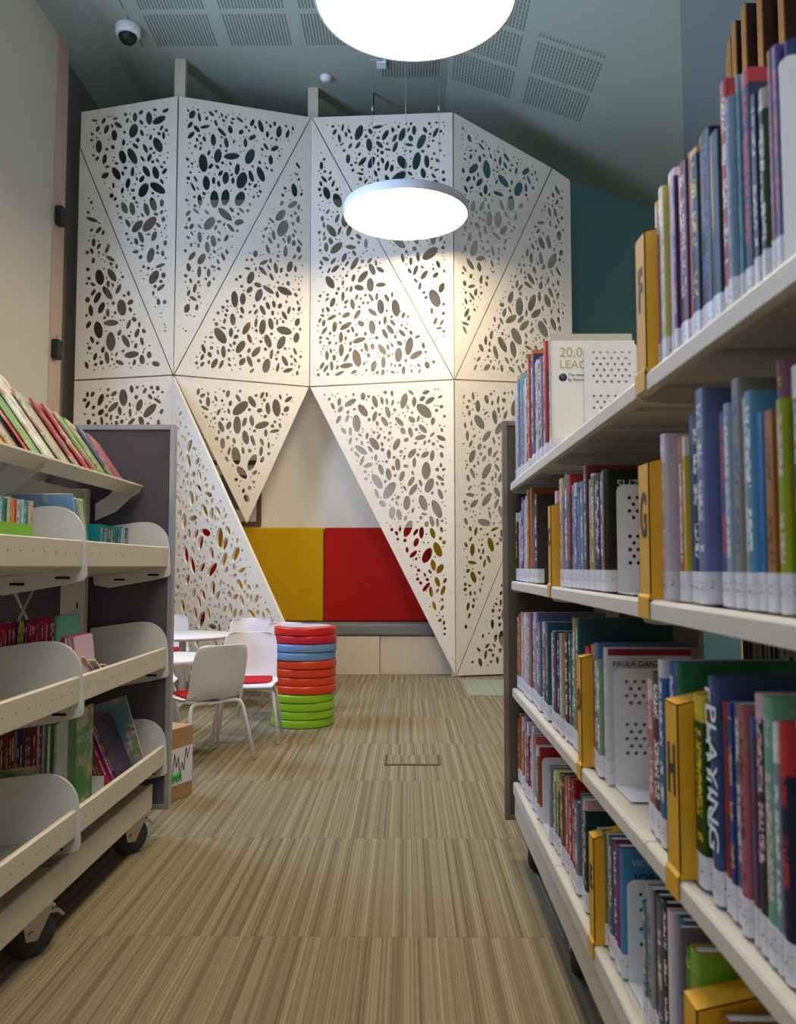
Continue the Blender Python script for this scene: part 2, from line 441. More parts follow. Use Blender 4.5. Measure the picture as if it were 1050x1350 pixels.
# ------------------------------------------------------------------ ceiling fittings
t = empty('security_camera', (-2.69, 7.7, CZ), label='white dome security camera with a black lens on the ceiling', cat='camera')
MB().lathe([(0, 0), (.115, 0), (.12, -.02), (.118, -.075), (.105, -.095), (.085, -.1), (.085, -.09)]).build('housing', M_WHITE, t)
MB().lathe([(.088, -.092), (.082, -.125), (.06, -.155), (.03, -.172), (0.001, -.176)]).build('dome', M_BLACK, t)
t = empty('smoke_detector', (-.86, 8.54, CZ), label='small round white smoke detector on the ceiling above the screen', cat='smoke detector')
MB().lathe([(0, 0), (.062, 0), (.064, -.018), (.058, -.03)]).build('base_plate', M_WHITE, t)
MB().lathe([(.058, -.028), (.05, -.034), (.048, -.044), (.04, -.052), (0.001, -.055)]).build('sensor_head', M_WHITE, t)
t = empty('junction_box', (-.26, 8.3, CZ), label='small white junction box on ceiling where a lamp flex starts', cat='junction box')
MB().box((-.05, -.06, -.035), (.05, .06, 0)).build('housing', M_WHITE, t, bevel=.008)
MB().tube([(0, -.06, -.02), (-.05, -.1, -.03), (-.1, -.14, -.06)], .006).build('flex', M_WHITE, t)

# ------------------------------------------------------------------ pendant lamps
def pendant(y, r=.58, x=-.01):
    zb = 4.345
    t = empty('pendant_lamp', (x, y, zb))
    MB().lathe([(r - .012, .004), (r - .002, 0), (r, .006), (r, .08), (r - .006, .086), (.001, .088)], n=96).build('housing', M_WHITE, t)
    MB().lathe([(r - .012, .004), (r - .02, .006), (0.001, .006)], n=96).build('diffuser', M_LAMP, t)
    for k, (a, nm) in enumerate(((PI * .75, 'cable'), (PI * .25, 'cable'), (-PI * .5, 'cable'))):
        px, py = (r - .12) * math.cos(a), (r - .12) * math.sin(a)
        g = MB().tube([(px, py, .1), (px, py, CZ - zb)], .003, 6)
        g.lathe([(.001, .1), (.014, .1), (.014, .125), (.001, .13)], (px, py, 0), 12)
        g.lathe([(.001, CZ - zb - .03), (.016, CZ - zb - .03), (.02, CZ - zb), (.001, CZ - zb)], (px, py, 0), 12)
        g.lathe([(.001, 1.2), (.01, 1.2), (.01, 1.25), (.001, 1.25)], (px, py, 0), 12)
        g.build(nm, M_ALU, t)
    return t
p = pendant(7.55); tag(p, 'round white pendant lamp hanging in front of the perforated screen, seen whole', 'lamp', 'round pendant lamps')
for y, lb in ((4.6, 'large round glowing pendant lamp nearest the camera, cut by the top edge'), (1.9, 'added round pendant lamp, unseen above the aisle, brightening the left shelves')):  # the aisle lamp is unseen, added to brighten the left shelves
    q = copy_tree(p); q.location.y = y; q.location.x = .05; q['label'] = lb
tag(MB().tube([(-.37, 8.85, 5.4), (-.37, 8.85, CZ)], .012, 8).build('black_conduit', M_BLACK), 'thin black conduit dropping from the ceiling behind the screen', 'conduit')

# ------------------------------------------------------------------ perforated screen
FL = {'L': (-3.25, 8.0), 'A': (-2.325, 8.17), 'C': (-1.028, 8.68), 'D': (.483, 8.4), 'E': (1.76, 8.75)}
def fp(k, z): return Vector((FL[k][0], FL[k][1], z))
scr = empty('plywood_screen', (-.7, 8.3, 0), label='tall folded birch plywood screen pierced with pebble shaped holes', cat='screen')
SCM = Matrix.Translation((.7, -8.3, 0))
def tri_inside(p, poly, d):
    n = len(poly); s = None
    for i in range(n):
        a = poly[i]; b = poly[(i + 1) % n]
        L = math.hypot(b[0]-a[0], b[1]-a[1])
        cr = ((b[0]-a[0]) * (p[1]-a[1]) - (b[1]-a[1]) * (p[0]-a[0])) / L
        if cr < d: return False
    return True
def edge_dist(p, poly):
    return min(((poly[(i+1) % len(poly)][0]-a[0]) * (p[1]-a[1]) - (poly[(i+1) % len(poly)][1]-a[1]) * (p[0]-a[0])) / math.hypot(poly[(i+1) % len(poly)][0]-a[0], poly[(i+1) % len(poly)][1]-a[1]) for i, a in enumerate(poly))
SIZES = [(.086, .041, 60, 10), (.066, .029, 100, 19), (.05, .021, 160, 34), (.036, .018, 240, 42), (.026, .015, 260, 34), (.018, .0175, 500, 50), (.0095, .0095, 900, 80)]
def pebbles(poly, rnd, k=1.0, margin=.075):
    xs = [p[0] for p in poly]; ys = [p[1] for p in poly]
    area = abs(sum(poly[i][0]*poly[(i+1) % len(poly)][1]-poly[(i+1) % len(poly)][0]*poly[i][1] for i in range(len(poly)))) / 2
    circ = []; out = []
    for ci, (a0, b0, tries, cap) in enumerate(SIZES):
        cnt = 0; lim = cap * area / 1.75
        for _ in range(int(tries * area / 1.3)):
            if cnt >= lim: break
            x = rnd.uniform(min(xs), max(xs)); y = rnd.uniform(min(ys), max(ys))
            s = rnd.uniform(.85, 1.2); a = a0 * s; b = min(a * .95, b0 * s * rnd.choice((.85, .95, 1.05, 1.1, 1.35) if ci > 1 else (.9, 1, 1.1)))
            ed = edge_dist((x, y), poly)
            if ed < margin + a * .75: continue
            if ci < 2 and ed < .17: continue
            th = PI / 2 + rnd.gauss(0, .5) if rnd.random() < .85 else rnd.uniform(0, PI)
            ca, sa = math.cos(th), math.sin(th)
            mine = [(x + ca * t * a, y + sa * t * a, r * b) for t, r in (((-.66, .62), (0, 1), (.66, .62)) if ci < 5 else ((0, 1),))]
            gap = .0115
            ok = True
            for (X, Y, R, cs) in circ:
                if abs(X - x) > R + a + gap or abs(Y - y) > R + a + gap: continue
                for (mx, my, mr) in mine:
                    for (cx, cy, cr) in cs:
                        if (mx-cx)**2 + (my-cy)**2 < (mr+cr+gap)**2: ok = False; break
                    if not ok: break
                if not ok: break
            if not ok: continue
            circ.append((x, y, a, mine)); cnt += 1
            n = 14 if ci < 4 else (10 if ci < 6 else 8)
            e = rnd.choice((1.0, 1.0, 1.2)) if ci < 4 else 1.0
            ring = []
            for q in range(n):
                t = 2 * PI * q / n
                lx = a * math.cos(t); sy = math.sin(t); ly = b * math.copysign(abs(sy) ** e, sy)
                ring.append((x + lx * ca - ly * sa, y + lx * sa + ly * ca))
            out.append(ring)
    return out
def panel(verts, seed, th=.018, margin=.075, holes=True, gap=.0075):
    o = verts[0]; nrm = (verts[1]-o).cross(verts[2]-o)
    if nrm.y > 0: verts = verts[::-1]; o = verts[0]
    nrm = (verts[1]-o).cross(verts[2]-o).normalized()
    up = Vector((0, 0, 1)); u = up.cross(nrm).normalized(); M = frame_matrix(o, u, up)
    Mi = M.inverted(); P = [(Mi @ v)[:2] for v in verts]
    area = sum(P[i][0]*P[(i+1) % len(P)][1]-P[(i+1) % len(P)][0]*P[i][1] for i in range(len(P)))
    if area < 0: P = P[::-1]
    # inset for the joint
    n = len(P); Q = []
    for i in range(n):
        p0 = Vector(P[i-1]); p1 = Vector(P[i]); p2 = Vector(P[(i+1) % n])
        d1 = (p1-p0).normalized(); d2 = (p2-p1).normalized()
        n1 = Vector((-d1.y, d1.x)); n2 = Vector((-d2.y, d2.x)); bis = (n1+n2); k = gap / max(.25, bis.dot(n1)); 
        Q.append(tuple(p1 + bis * min(k, .05)))
    rnd = random.Random(seed)
    H = pebbles(Q, rnd, margin=margin) if holes else []
    dots = []
    for i in range(n):
        a = Vector(Q[i]); b = Vector(Q[(i+1) % n]); L = (b-a).length; d = (b-a)/L; nn = Vector((-d.y, d.x)); m_ = max(2, int(L/.3))
        for j in range(m_):
            q = a + d * (L * (j+.5)/m_) + nn * .035
            if edge_dist(q, Q) > .02: dots.append((q.x, q.y))
    sheet('perforated_panel', Q, H, th, M_PLY, SCM @ M, scr, dots, M_PLYEDGE)
z0 = .01
panel([fp('L', 5.25), fp('A', 3.0), fp('A', 5.88), fp('L', 5.62)], 1)
panel([fp('L', 5.25), fp('A', 3.0), fp('L', 2.91)], 2)
panel([fp('A', 5.88), fp('C', 5.93), fp('A', 3.0)], 3)
panel([fp('C', 5.93), fp('C', 2.99), fp('A', 3.0)], 4)
panel([fp('C', 5.93), fp('D', 5.82), fp('D', 3.0)], 5)
panel([fp('C', 5.93), fp('D', 3.0), fp('C', 2.99)], 6)
FT = fp('D', 5.36).lerp(fp('E', 5.36), .84)
panel([fp('D', 5.82), FT, fp('D', 3.0)], 7)
panel([FT, fp('E', 5.25), fp('E', 3.02), fp('D', 3.0)], 8)
panel([fp('L', 2.91), fp('A', 3.0), fp('A', z0), fp('L', z0)], 9)
tip = fp('A', 1.522).lerp(fp('C', 1.522), .537)
panel([fp('A', 3.0), fp('C', 2.99), tip], 10)
foot = Vector((-.72, 6.95, z0))
panel([fp('A', 3.0), fp('A', z0), foot], 11, th=.028)
panel([fp('C', 2.99), fp('D', 3.0), fp('D', z0)], 12)
panel([fp('D', 3.0), fp('E', 3.02), fp('D', z0)], 13)
panel([fp('D', z0), fp('E', 3.02), fp('E', z0)], 14)
for (x, y, zt) in ((-2.325, 8.25, CZ), (-1.02, 8.78, CZ), (.5, 8.48, 5.75), (1.66, 8.82, 5.15)):
    b = MB().box((x - .055, y - .035, 3.02 if x in (-1.02, -2.325) else 0), (x + .055, y + .035, zt)); b.build('post', M_PLYB, scr, M=SCM)

# ------------------------------------------------------------------ nook: bench, wall cushions, picture
t = empty('bench', (-.7, 8.9, 0), label='long low bench with plywood front and grey cushion under the wall panels', cat='bench')
BM = Matrix.Translation((.7, -8.9, 0))
for x0, x1 in ((-2.9, -1.55), (-1.545, -.285), (-.28, .95), (.955, 1.85)):
    yb = 8.66 if x0 > -.5 else 8.64
    MB().box((x0, yb, 0), (x1, 9.07, .385)).build('plywood_front', M_PLYB, t, M=BM)
MB().box((-2.9, 8.63, .39), (1.85, 9.07, .51)).build('seat_cushion', M_GREYC, t, bevel=.025, seg=3, M=BM)
xs = [-3.2, -2.047, -.897, .253, 1.403]
for i in range(4):
    m = (M_RF, M_YF)[i % 2]
    o = MB().box((xs[i] + .004, 8.985, .515), (xs[i+1] - .004, 9.078, 1.52)).build('wall_cushion', m, bevel=.018, seg=3)
    tag(o, ['red upholstered wall panel at the left end behind the slanted screen leg', 'mustard yellow upholstered wall panel left of the opening middle', 'red upholstered wall panel right of the yellow one in the opening', 'mustard yellow upholstered wall panel behind the right screen leg'][i], 'wall cushion', 'upholstered panels above the bench')
t = empty('framed_picture', (-1.95, 9.07, 1.9), label='brown wooden picture frame on the cream wall above the yellow panel', cat='picture')
f = MB()
for a, b in (((-.36, -.02, -.36), (.36, 0, -.31)), ((-.36, -.02, .31), (.36, 0, .36)), ((-.36, -.02, -.31), (-.31, 0, .31)), ((.31, -.02, -.31), (.36, 0, .31))): f.box(a, b)
f.build('frame', plain('brown_frame_wood', '5e3d1c', .5), t, bevel=.003)
MB().box((-.31, -.008, -.31), (.31, 0, .31)).build('mount', M_WALL, t)
MB().box((-.2, -.011, -.18), (.2, -.008, .2)).build('print', plain('blue_grey_print', '55616e', .6, var=.4, scale=9), t)

# ------------------------------------------------------------------ timber slats at the right
t = empty('timber_slat_screen', (2.2, 5, 0), label='row of tall brown timber slats rising behind the right bookcase', cat='slat screen')
TM = Matrix.Translation((-2.2, -5, 0))
fins = [(2.42, 5.67), (2.30, 5.6), (2.209, 5.5), (2.153, 5.334), (2.117, 5.164), (2.113, 4.998), (2.14, 4.83), (2.19, 4.66), (2.25, 4.49), (2.33, 4.32), (2.42, 4.15)]
for x, y in fins:
    s_ = MB().box((x, y, 0), (x + .34, y + .05, 4.6)).build('slat', M_FINB, t, M=TM)
    MB().box((x - .012, y - .008, 0), (x, y + .058, 4.6)).build('light_edge', M_FIN, s_, bevel=.002)
b = MB(); n = len(fins)
pts = [(x + .09, y + .05) for x, y in [(q[0] + .26, q[1]) for q in fins]]
for i in range(n - 1):
    (xa, ya), (xb, yb) = pts[i], pts[i + 1]
    b.add([(xa, ya, 0), (xb, yb, 0), (xb, yb, 4.6), (xa, ya, 4.6), (xa + .03, ya, 0), (xb + .03, yb, 0), (xb + .03, yb, 4.6), (xa + .03, ya, 4.6)], [(0,1,2,3),(7,6,5,4),(3,2,6,7),(0,4,5,1)])
b.build('backing_panel', M_FINB, t, M=TM)

# ------------------------------------------------------------------ floor details
t = empty('floor_box', (.03, 4.83, 0), label='square floor hatch with a steel rim set in the carpet', cat='floor hatch')
f = MB()
for a, b in (((-.158, -.126, 0), (.158, -.106, .006)), ((-.158, .118, 0), (.158, .122, .003)), ((-.158, -.106, 0), (-.142, .118, .006)), ((.142, -.106, 0), (.158, .118, .006))): f.box(a, b)
f.build('rim', plain('brushed_steel_rim', '57503f', .4, .6), t, bevel=.001)
MB().box((-.1415, -.105, 0), (.1415, .117, .003)).build('lid', M_CARPET, t)
g = N('green_carpet_tile'); p_ = g.xyz(g.coord())
gn = g.noise(p_[0], 90, 2, .6, '1D'); g.col(g.mix(gn, lin('59695c'), lin('b5b79c'))); g.b.inputs['Roughness'].default_value = 1
tag(MB().box((-.42, -.5, 0), (.42, .5, .004)).build('carpet_tile', g.mat, M=Matrix.Translation((.95, 7.72, 0))), 'grey-green striped carpet tile at the foot of the right screen leg', 'carpet tile')
# ------------------------------------------------------------------ tables
def table(x, y, r, label, h=.56):
    t = empty('round_table', (x, y, 0), label=label, cat='table', group='low round tables')
    MB().lathe([(.001, h - .028), (r - .03, h - .028), (r - .004, h - .018), (r, h - .01), (r - .004, h - .001), (.001, h)], n=64).build('tabletop', M_WHITE, t)
    MB().tube([(0, 0, .03), (0, 0, h - .028)], .028, 16).build('column', M_WHITE, t)
    b = MB()
    for k in range(4):
        M = Matrix.Rotation(k * PI / 2 + .05, 4, 'Z')
        b.box((0, -.028, .004), (r * .62, .028, .026), M=M); b.box((r * .62 - .05, -.03, 0), (r * .62, .03, .03), M=M)
    b.build('base', M_WHITE, t, bevel=.004)
    return t
table(-1.80, 6.72, .41, 'larger round white table farther from the camera beside the screen leg')
table(-1.46, 5.05, .30, 'smaller round white table beside the nearest white chair')

# ------------------------------------------------------------------ chairs
def make_chair():
    t = empty('shell_chair')
    SH = .36; W = .19
    # profile of the shell in the (y, z) plane, front of the seat at +y
    prof = [(.2, SH - .012, .165), (.19, SH + .004, .178), (.15, SH + .008, .188), (.06, SH - .006, .19), (-.05, SH - .014, .188), (-.11, SH - .004, .183), (-.15, SH + .03, .178), (-.172, SH + .08, .176), (-.188, SH + .15, .178), (-.203, SH + .22, .176), (-.217, SH + .27, .168), (-.226, SH + .3, .15), (-.228, SH + .306, .12)]
    nu = 10; vs = []
    for i, (y, z, w) in enumerate(prof):
        for j in range(nu + 1):
            s = -1 + 2 * j / nu; q = abs(s) ** 2.6
            if i < 6: yy, zz = y, z + .014 * q * min(1, i / 2)
            else: yy, zz = y + .05 * s * s, z
            vs.append((s * w, yy, zz))
    fs = [(i*(nu+1)+j, i*(nu+1)+j+1, (i+1)*(nu+1)+j+1, (i+1)*(nu+1)+j) for i in range(len(prof)-1) for j in range(nu)]
    sh = MB().add(vs, fs, 0, True).build('shell', M_WHITE, t)
    md = sh.modifiers.new('thick', 'SOLIDIFY'); md.thickness = .009; md.offset = 0
    md = sh.modifiers.new('sub', 'SUBSURF'); md.levels = 1; md.render_levels = 2
    # pad
    pv = []; pr = [(.165, .018), (.1, .018), (0, .013), (-.09, .014), (-.125, .026)]
    for y, dz in pr:
        for j in range(nu + 1):
            s = -1 + 2 * j / nu; pv.append((s * .15, y, SH + dz - .002))
    pf = [(i*(nu+1)+j, i*(nu+1)+j+1, (i+1)*(nu+1)+j+1, (i+1)*(nu+1)+j) for i in range(len(pr)-1) for j in range(nu)]
    pd = MB().add(pv, pf, 0, True).build('seat_pad', M_REDP, t)
    md = pd.modifiers.new('thick', 'SOLIDIFY'); md.thickness = .016; md.offset = 0
    md = pd.modifiers.new('sub', 'SUBSURF'); md.levels = 1; md.render_levels = 2
    for sx in (-1, 1):
        MB().tube([(sx * .03, .12, SH - .022), (sx * .13, .13, SH - .022), (sx * .155, .135, SH - .03), (sx * .168, .142, SH - .06), (sx * .205, .2, .008)], .0105, 10).build('leg', M_WHITE, t)
        MB().tube([(sx * .03, -.1, SH - .022), (sx * .13, -.11, SH - .022), (sx * .155, -.118, SH - .03), (sx * .168, -.125, SH - .06), (sx * .205, -.2, .008)], .0105, 10).build('leg', M_WHITE, t)
    MB().box((-.05, -.115, SH - .032), (.05, .125, SH - .018)).build('seat_frame', M_WHITE, t, bevel=.003)
    return t
def look(dx, dy): return math.atan2(-dx, dy)
ch = make_chair()
spots = [(-1.155, 4.83, look(-.7, .72), 'white shell chair nearest the camera with its back turned, red seat'),
         (-1.02, 5.4, look(.1, -.99), 'white shell chair behind the nearest one, beside the coloured disc stack'),
         (-1.0, 6.36, look(-.3, -.95), 'white shell chair at the larger table, right behind the disc stack'),
         (-1.30, 6.88, look(.1, -1), 'white shell chair whose curved top shows just left of the disc stack'),
         (-1.72, 5.55, look(.35, -.95), 'white shell chair with red seat between the two tables'),
         (-2.02, 6.1, look(.3, .95), 'white shell chair with red seat half hidden by the left end panel'),
         (-1.75, 4.85, look(.95, .3), 'white shell chair at the left of the smaller table, mostly hidden'),
         (-2.1, 7.35, look(.25, -.97), 'white shell chair on the far side of the larger table')]
for i, (x, y, a, lb) in enumerate(spots):
    o = ch if i == 0 else copy_tree(ch)
    o.location = (x, y, 0); o.rotation_euler = (0, 0, a); tag(o, lb, 'chair', 'white shell chairs around the round tables')

# ------------------------------------------------------------------ stack of coloured discs
colors = [('green', '8fc41e')] * 4 + [('orange red', 'd8401c')] * 4 + [('blue', '6d95c4')] * 2 + [('crimson', 'c41c34'), ('red', 'd0201c')]
mats = {c: plain('vinyl_' + c.replace(' ', '_'), h, .33, var=.05, scale=8) for c, h in set(colors)}
cnt = {}
tot = {'green': 4, 'orange red': 4, 'blue': 2, 'crimson': 1, 'red': 1}
for i, (c_, h_) in enumerate(colors):
    cnt[c_] = cnt.get(c_, 0) + 1
    r = .222 + random.uniform(-.004, .004); hh = .0568; z = i * hh + .001
    pr = [(.001, .001), (r - .006, .001), (r - .001, .004), (r, .009), (r - .001, .03), (r - .001, .046), (r - .004, .053), (r - .012, hh - .001), (.001, hh - .001)]
    g = MB()
    n = 64; vs = []
    for (rr, zz) in pr:
        for k in range(n):
            w_ = 2 * PI * k / n; e = 1 + .006 * math.sin(3 * w_ + i * 1.7) + .004 * math.sin(7 * w_ + i)
            vs.append((rr * e * math.cos(w_), rr * e * math.sin(w_), zz))
    g.add(vs, [(a*n+k, a*n+(k+1) % n, (a+1)*n+(k+1) % n, (a+1)*n+k) for a in range(len(pr)-1) for k in range(n)], 0, True)
    o = g.build('floor_cushion', mats[c_], M=Matrix.Translation((-.735 - .0012 * i * 1.5 * (-1) + random.uniform(-.006, .006), 5.94 + random.uniform(-.006, .006), z)))
    if tot[c_] == 1: lb = {'crimson': 'dark crimson round cushion second from the top of the stack', 'red': 'bright red round cushion with a pale top, topmost of the stack'}[c_]
    else: lb = '%s round cushion, %s of the %s ones counted up from the floor' % (c_, ORD[cnt[c_]], {4: 'four', 2: 'two'}[tot[c_]])
    tag(o, lb, 'cushion', 'stack of round coloured cushions')
top = MB().lathe([(.001, .0005), (.175, .0005), (.18, .002), (.172, .004), (.001, .004)], n=48).build('top_disc', plain('pale_grey_vinyl', 'b9b3bd', .4, var=.1, scale=14), o, M=Matrix.Translation((0, 0, .0565)))

# ------------------------------------------------------------------ cardboard box
t = empty('cardboard_box', (-1.125, 3.92, 0), math.atan2(.19, .08), label='brown cardboard box with a scribbled paper behind the left shelf end', cat='box')
MB().box((0, 0, 0), (.21, .3, .335)).build('carton', M_CARD, t, bevel=.003)
MB().box((.0, .135, .3355), (.21, .165, .3362)).build('packing_tape', plain('brown_tape', 'a98a5c', .3), t)
MB().box((.0, .0, .336), (.001, .001, .3361))
MB().box((.035, -.0015, .07), (.205, -.0003, .24)).build('paper_sheet', M_PAPER, t)
zz = MB(); pts = [(.055 + .014 * i, -.0035, .115 + (.07 if i % 2 else 0) + .035 * math.sin(i) + .004 * i) for i in range(10)]
for a, b in zip(pts, pts[1:]): zz.tube([a, b], .0016, 6)
zz.build('black_scribble', M_BLACK, t)
zz = MB(); pts = [(.05 + .006 * i, -.0035, .085 + (.045 if i % 2 else 0) + .004 * math.sin(i * 2)) for i in range(13)]
for a, b in zip(pts, pts[1:]): zz.tube([a, b], .002, 6)
zz.build('green_scribble', plain('green_marker', '2fc23c', .5), t)
# ------------------------------------------------------------------ right bookcase
def arc(cx, cy, r, a0, a1, n=6):
    return [(cx + r * math.cos(a0 + (a1 - a0) * i / n), cy + r * math.sin(a0 + (a1 - a0) * i / n)) for i in range(n + 1)]
J = [3.215, 2.33, 1.44, .55]
LV = {'top': 1.425, 'second': 1.045, 'third': .64, 'bottom': .29}
rb = empty('library_bookcase', (.755, 1.9, 0), label='cream steel bookcase on castors along the right side of the aisle', cat='bookcase')
RM = Matrix.Translation((-.755, -1.9, 0))
def castor(parent, M, x, y, sx, r=.066):
    """swivel castor: fork, plate and brake as one part, the wheel as its sub-part"""
    M = M @ Matrix.Translation((x, y, 0)) @ Matrix.Rotation(-.85 if sx > 0 else -.4, 4, 'Z') @ Matrix.Translation((-x, -y, 0))
    f = MB(); zc_ = r
    f.box((x - .035, y - .03, .135), (x + .035, y + .06, .142))
    for s in (-1, 1):
        f.prism([(y - .016, zc_ - .02), (y + .016, zc_ - .022), (y + .05, .115), (y + .055, .137), (y - .03, .137)], x + s * .022 - .0015, x + s * .022 + .0015, 'x')
    f.tube([(x, y + .02, .12), (x, y + .02, .16)], .014, 12)
    f.tube([(x - .03, y, zc_), (x + .03, y, zc_)], .009, 12)
    f.prism([(y + .03, .125), (y + .075, .122), (y + .095, .1), (y + .088, .097), (y + .07, .112), (y + .03, .113)], x - .018, x + .018, 'x')
    c = f.build('castor', M_CHROME if sx else M_ALU, parent, M=M, bevel=.0015)
    w = MB().lathe([(.004, -.017), (r * .55, -.017), (r * .6, -.014), (r * .92, -.016), (r, -.01), (r, .01), (r * .92, .016), (r * .6, .014), (r * .55, .017), (.004, .017)], (x, y, zc_), 32, axis='x')
    w.build('wheel', M_RUBBER, c)
def rshelf(y0, y1, z, level):
    sides = ((1, 'near'),) 
    for s in (-1, 1):
        # profile in (x, z): s=-1 faces the aisle
        X = lambda d: .755 + s * (.355 - d)
        lip = .032 if level != 'bottom' else .045
        po = [(X(.0), z - .006), (X(.004), z), (X(.02), z - .001), (X(.02), z - .004), (X(.345), z - .004), (X(.345), z - .03), (X(.34), z - .03), (X(.34), z - .009), (X(.022), z - .009), (X(.018), z - lip), (X(.0), z - lip)]
        g = MB().prism(po, y0 + .003, y1 - .003)
        for yy in (y0 + .0015, y1 - .0045):
            e = [(X(.0), z - .004), (X(.33), z - .004)] + [(X(.33), z - .05)] + [(X(.03), z - lip - .012), (X(.008), z - lip - .008), (X(-.001), z - lip + .004)]
            g.prism(e, yy, yy + .003)
        for k in range(3):
            yy = y0 + (y1 - y0) * (k + 1) / 4
            g.box((min(X(.06), X(.32)), yy - .012, z - .018), (max(X(.06), X(.32)), yy + .012, z - .009))
        o = g.build('shelf', M_STEELL, rb, M=RM, bevel=.0015)
for i in range(3):
    for k, z in LV.items(): rshelf(J[i + 1], J[i], z, k)
for yy in (3.19, 2.33, 1.44, .57):
    g = MB().box((.71, yy - .018, .16), (.80, yy + .018, 1.40))
    g.build('upright', M_STEEL, rb, M=RM, bevel=.002)
    g = MB()
    for z in (.45, .55, .86, .96, 1.2, 1.3): g.box((.752, yy - .0195, z), (.758, yy - .0175, z + .022))
    g.build('slot_row', M_DARK, rb, M=RM)
for i in range(3):
    a, b = J[i + 1], J[i]
    for s in (-1, 1):
        x0 = .755 + s * .35; x1 = .755 + s * .335
        MB().box((min(x0, x1), a + .002, .16), (max(x0, x1), b - .002, .246)).build('plinth', M_STEEL, rb, M=RM, bevel=.003)
    MB().box((.42, a + .004, .165), (1.09, b - .004, .18)).build('base_tray', M_STEEL, rb, M=RM)
    MB().box((.742, a + .02, 1.27), (.768, b - .02, 1.395)).build('rail', M_STEEL, rb, M=RM)
g = MB().box((.392, 3.243, .16), (1.118, 3.262, 1.65))
ep = g.build('end_panel', M_PANELR, rb, M=RM)
g = MB()
for a, b in (((.372, 3.238, .14), (.392, 3.267, 1.67)), ((1.118, 3.238, .14), (1.138, 3.267, 1.67)), ((.392, 3.238, 1.65), (1.118, 3.267, 1.67)), ((.392, 3.238, .14), (1.118, 3.267, .16))): g.box(a, b)
g.build('frame', plain('bronze_grey_metal', '7d7468', .4, .4), ep, bevel=.002)
for y in (3.12, 2.34, 1.44):
    for x in (.47, 1.04): castor(rb, RM, x, y, -1)

# ------------------------------------------------------------------ books
NB = 0
def make_book(name, y, t, h, d, c, X=.425, z0=0, hard=None, mat=None, sticker=True, s=1, lean=0, parts=True, yaw=0):
    """book standing on z0, spine at X facing the aisle (s=1: towards -x), occupying y..y+t; children: pages and spine sticker"""
    global NB; NB += 1
    hard = (t > .022 or random.random() < .3) if hard is None else hard
    b = .0025 if hard else .0012; ov = .003 if hard else .0; t -= .0006
    g = MB(); hh = h
    # U-shaped jacket seen from above, spine slightly rounded
    r = .0025 if hard else .0008
    out = [(d, 0), (r * 1.5, 0), (0, r), (-r * .6, t * .3), (-r * .8, t * .5), (-r * .6, t * .7), (0, t - r), (r * 1.5, t), (d, t)]
    inn = [(d, t - b), (b, t - b), (b, b), (d, b)]
    g.prism(out + inn, 0, hh, 'z')
    o = g.build(name, mat or (M_THIN if name == 'booklet' else M_COVER)); k_ = .72 if name != 'booklet' else .9; o.color = tuple(q * k_ for q in lin(c)[:3]) + (1,)
    R = Matrix.Identity(4)
    if s < 0: R = Matrix.Scale(-1, 4, (1, 0, 0))
    pm = MB().box((b, b, ov + .0005), (d - ov - .001, t - b, hh - ov - .001))
    if parts: pm.build('page_block', M_PAGE, o)
    if sticker:
        sh = .047
        sk = [(x * 1 if x > 0 else x - .0005, yy) for x, yy in [(.022, -.0005), (r * 1.5, -.0005), (-.0003, r), (-r * .6 - .0005, t * .3), (-r * .8 - .0005, t * .5), (-r * .6 - .0005, t * .7), (-.0003, t - r), (r * 1.5, t + .0004), (.022, t + .0004)]]
        inn2 = [(.022, t), (r * 1.5, t), (0, t - r), (-r * .6, t * .7), (-r * .8, t * .5), (-r * .6, t * .3), (0, r), (r * 1.5, 0), (.022, 0)]
        MB().prism(sk + inn2, .0015, sh, 'z').build('spine_sticker', M_STICK, o)
    M = Matrix.Translation((X, y, z0 + .0008))
    if yaw or lean: M = M @ Matrix.Rotation(yaw, 4, 'Z') @ Matrix.Rotation(lean, 4, 'X')
    o.matrix_world = M
    return o
WORD = {}
def jitter(c, a=.12):
    v = [int(c[i:i+2], 16) for i in (0, 2, 4)]
    k = 1 + random.uniform(-a, a)
    return '%02x%02x%02x' % tuple(max(8, min(250, int(q * k + random.uniform(-12, 12)))) for q in v)
FILL = [('e6e4ea', 'white'), ('c4b8d4', 'pale lilac'), ('6d7fa8', 'slate blue'), ('b04038', 'brick red'), ('d8cdb8', 'cream'), ('3c4048', 'charcoal'), ('88a890', 'sage'), ('c98a4a', 'tan')]
def divider(y, z0, letter, label, w=.062, h=.25, slim=False):
    """folded yellow sheet-metal section marker hooked over the shelf lip"""
    t = empty('letter_divider', (.41, y, z0), label=label, cat='shelf divider', group='yellow letter dividers on the right bookcase')
    g = MB(); a, b, dp = 0, w, .11
    th = .002
    g.prism([(-.0135, -.03), (-.0115, -.03), (-.0115, .003), (-.007, .008), (-.007, h - .02), (-.009, h - .02), (-.009, .009), (-.0135, .004)], a, b)
    for q in (a, b - th): g.prism([(-.009, .001), (dp, .001), (dp, h + .006), (-.009, h - .02)], q, q + th)
    g.prism([(-.009, h - .022), (dp, h + .004), (dp, h + .006), (-.009, h - .02)], a, b)
    g.build('folded_plate', M_YEL, t)
    if letter:
        M = frame_matrix((-.0096, w / 2, h * .55), (0, -1, 0), (0, 0, 1))
        text_mesh('letter', letter, .052 if w > .05 else .042, M_BLACK, t, M=M, extrude=.0005, bold=.0012)
        t.children[-1].scale = (1, 2.0, 1) if w > .05 else (1, 1.6, 1)
    return t
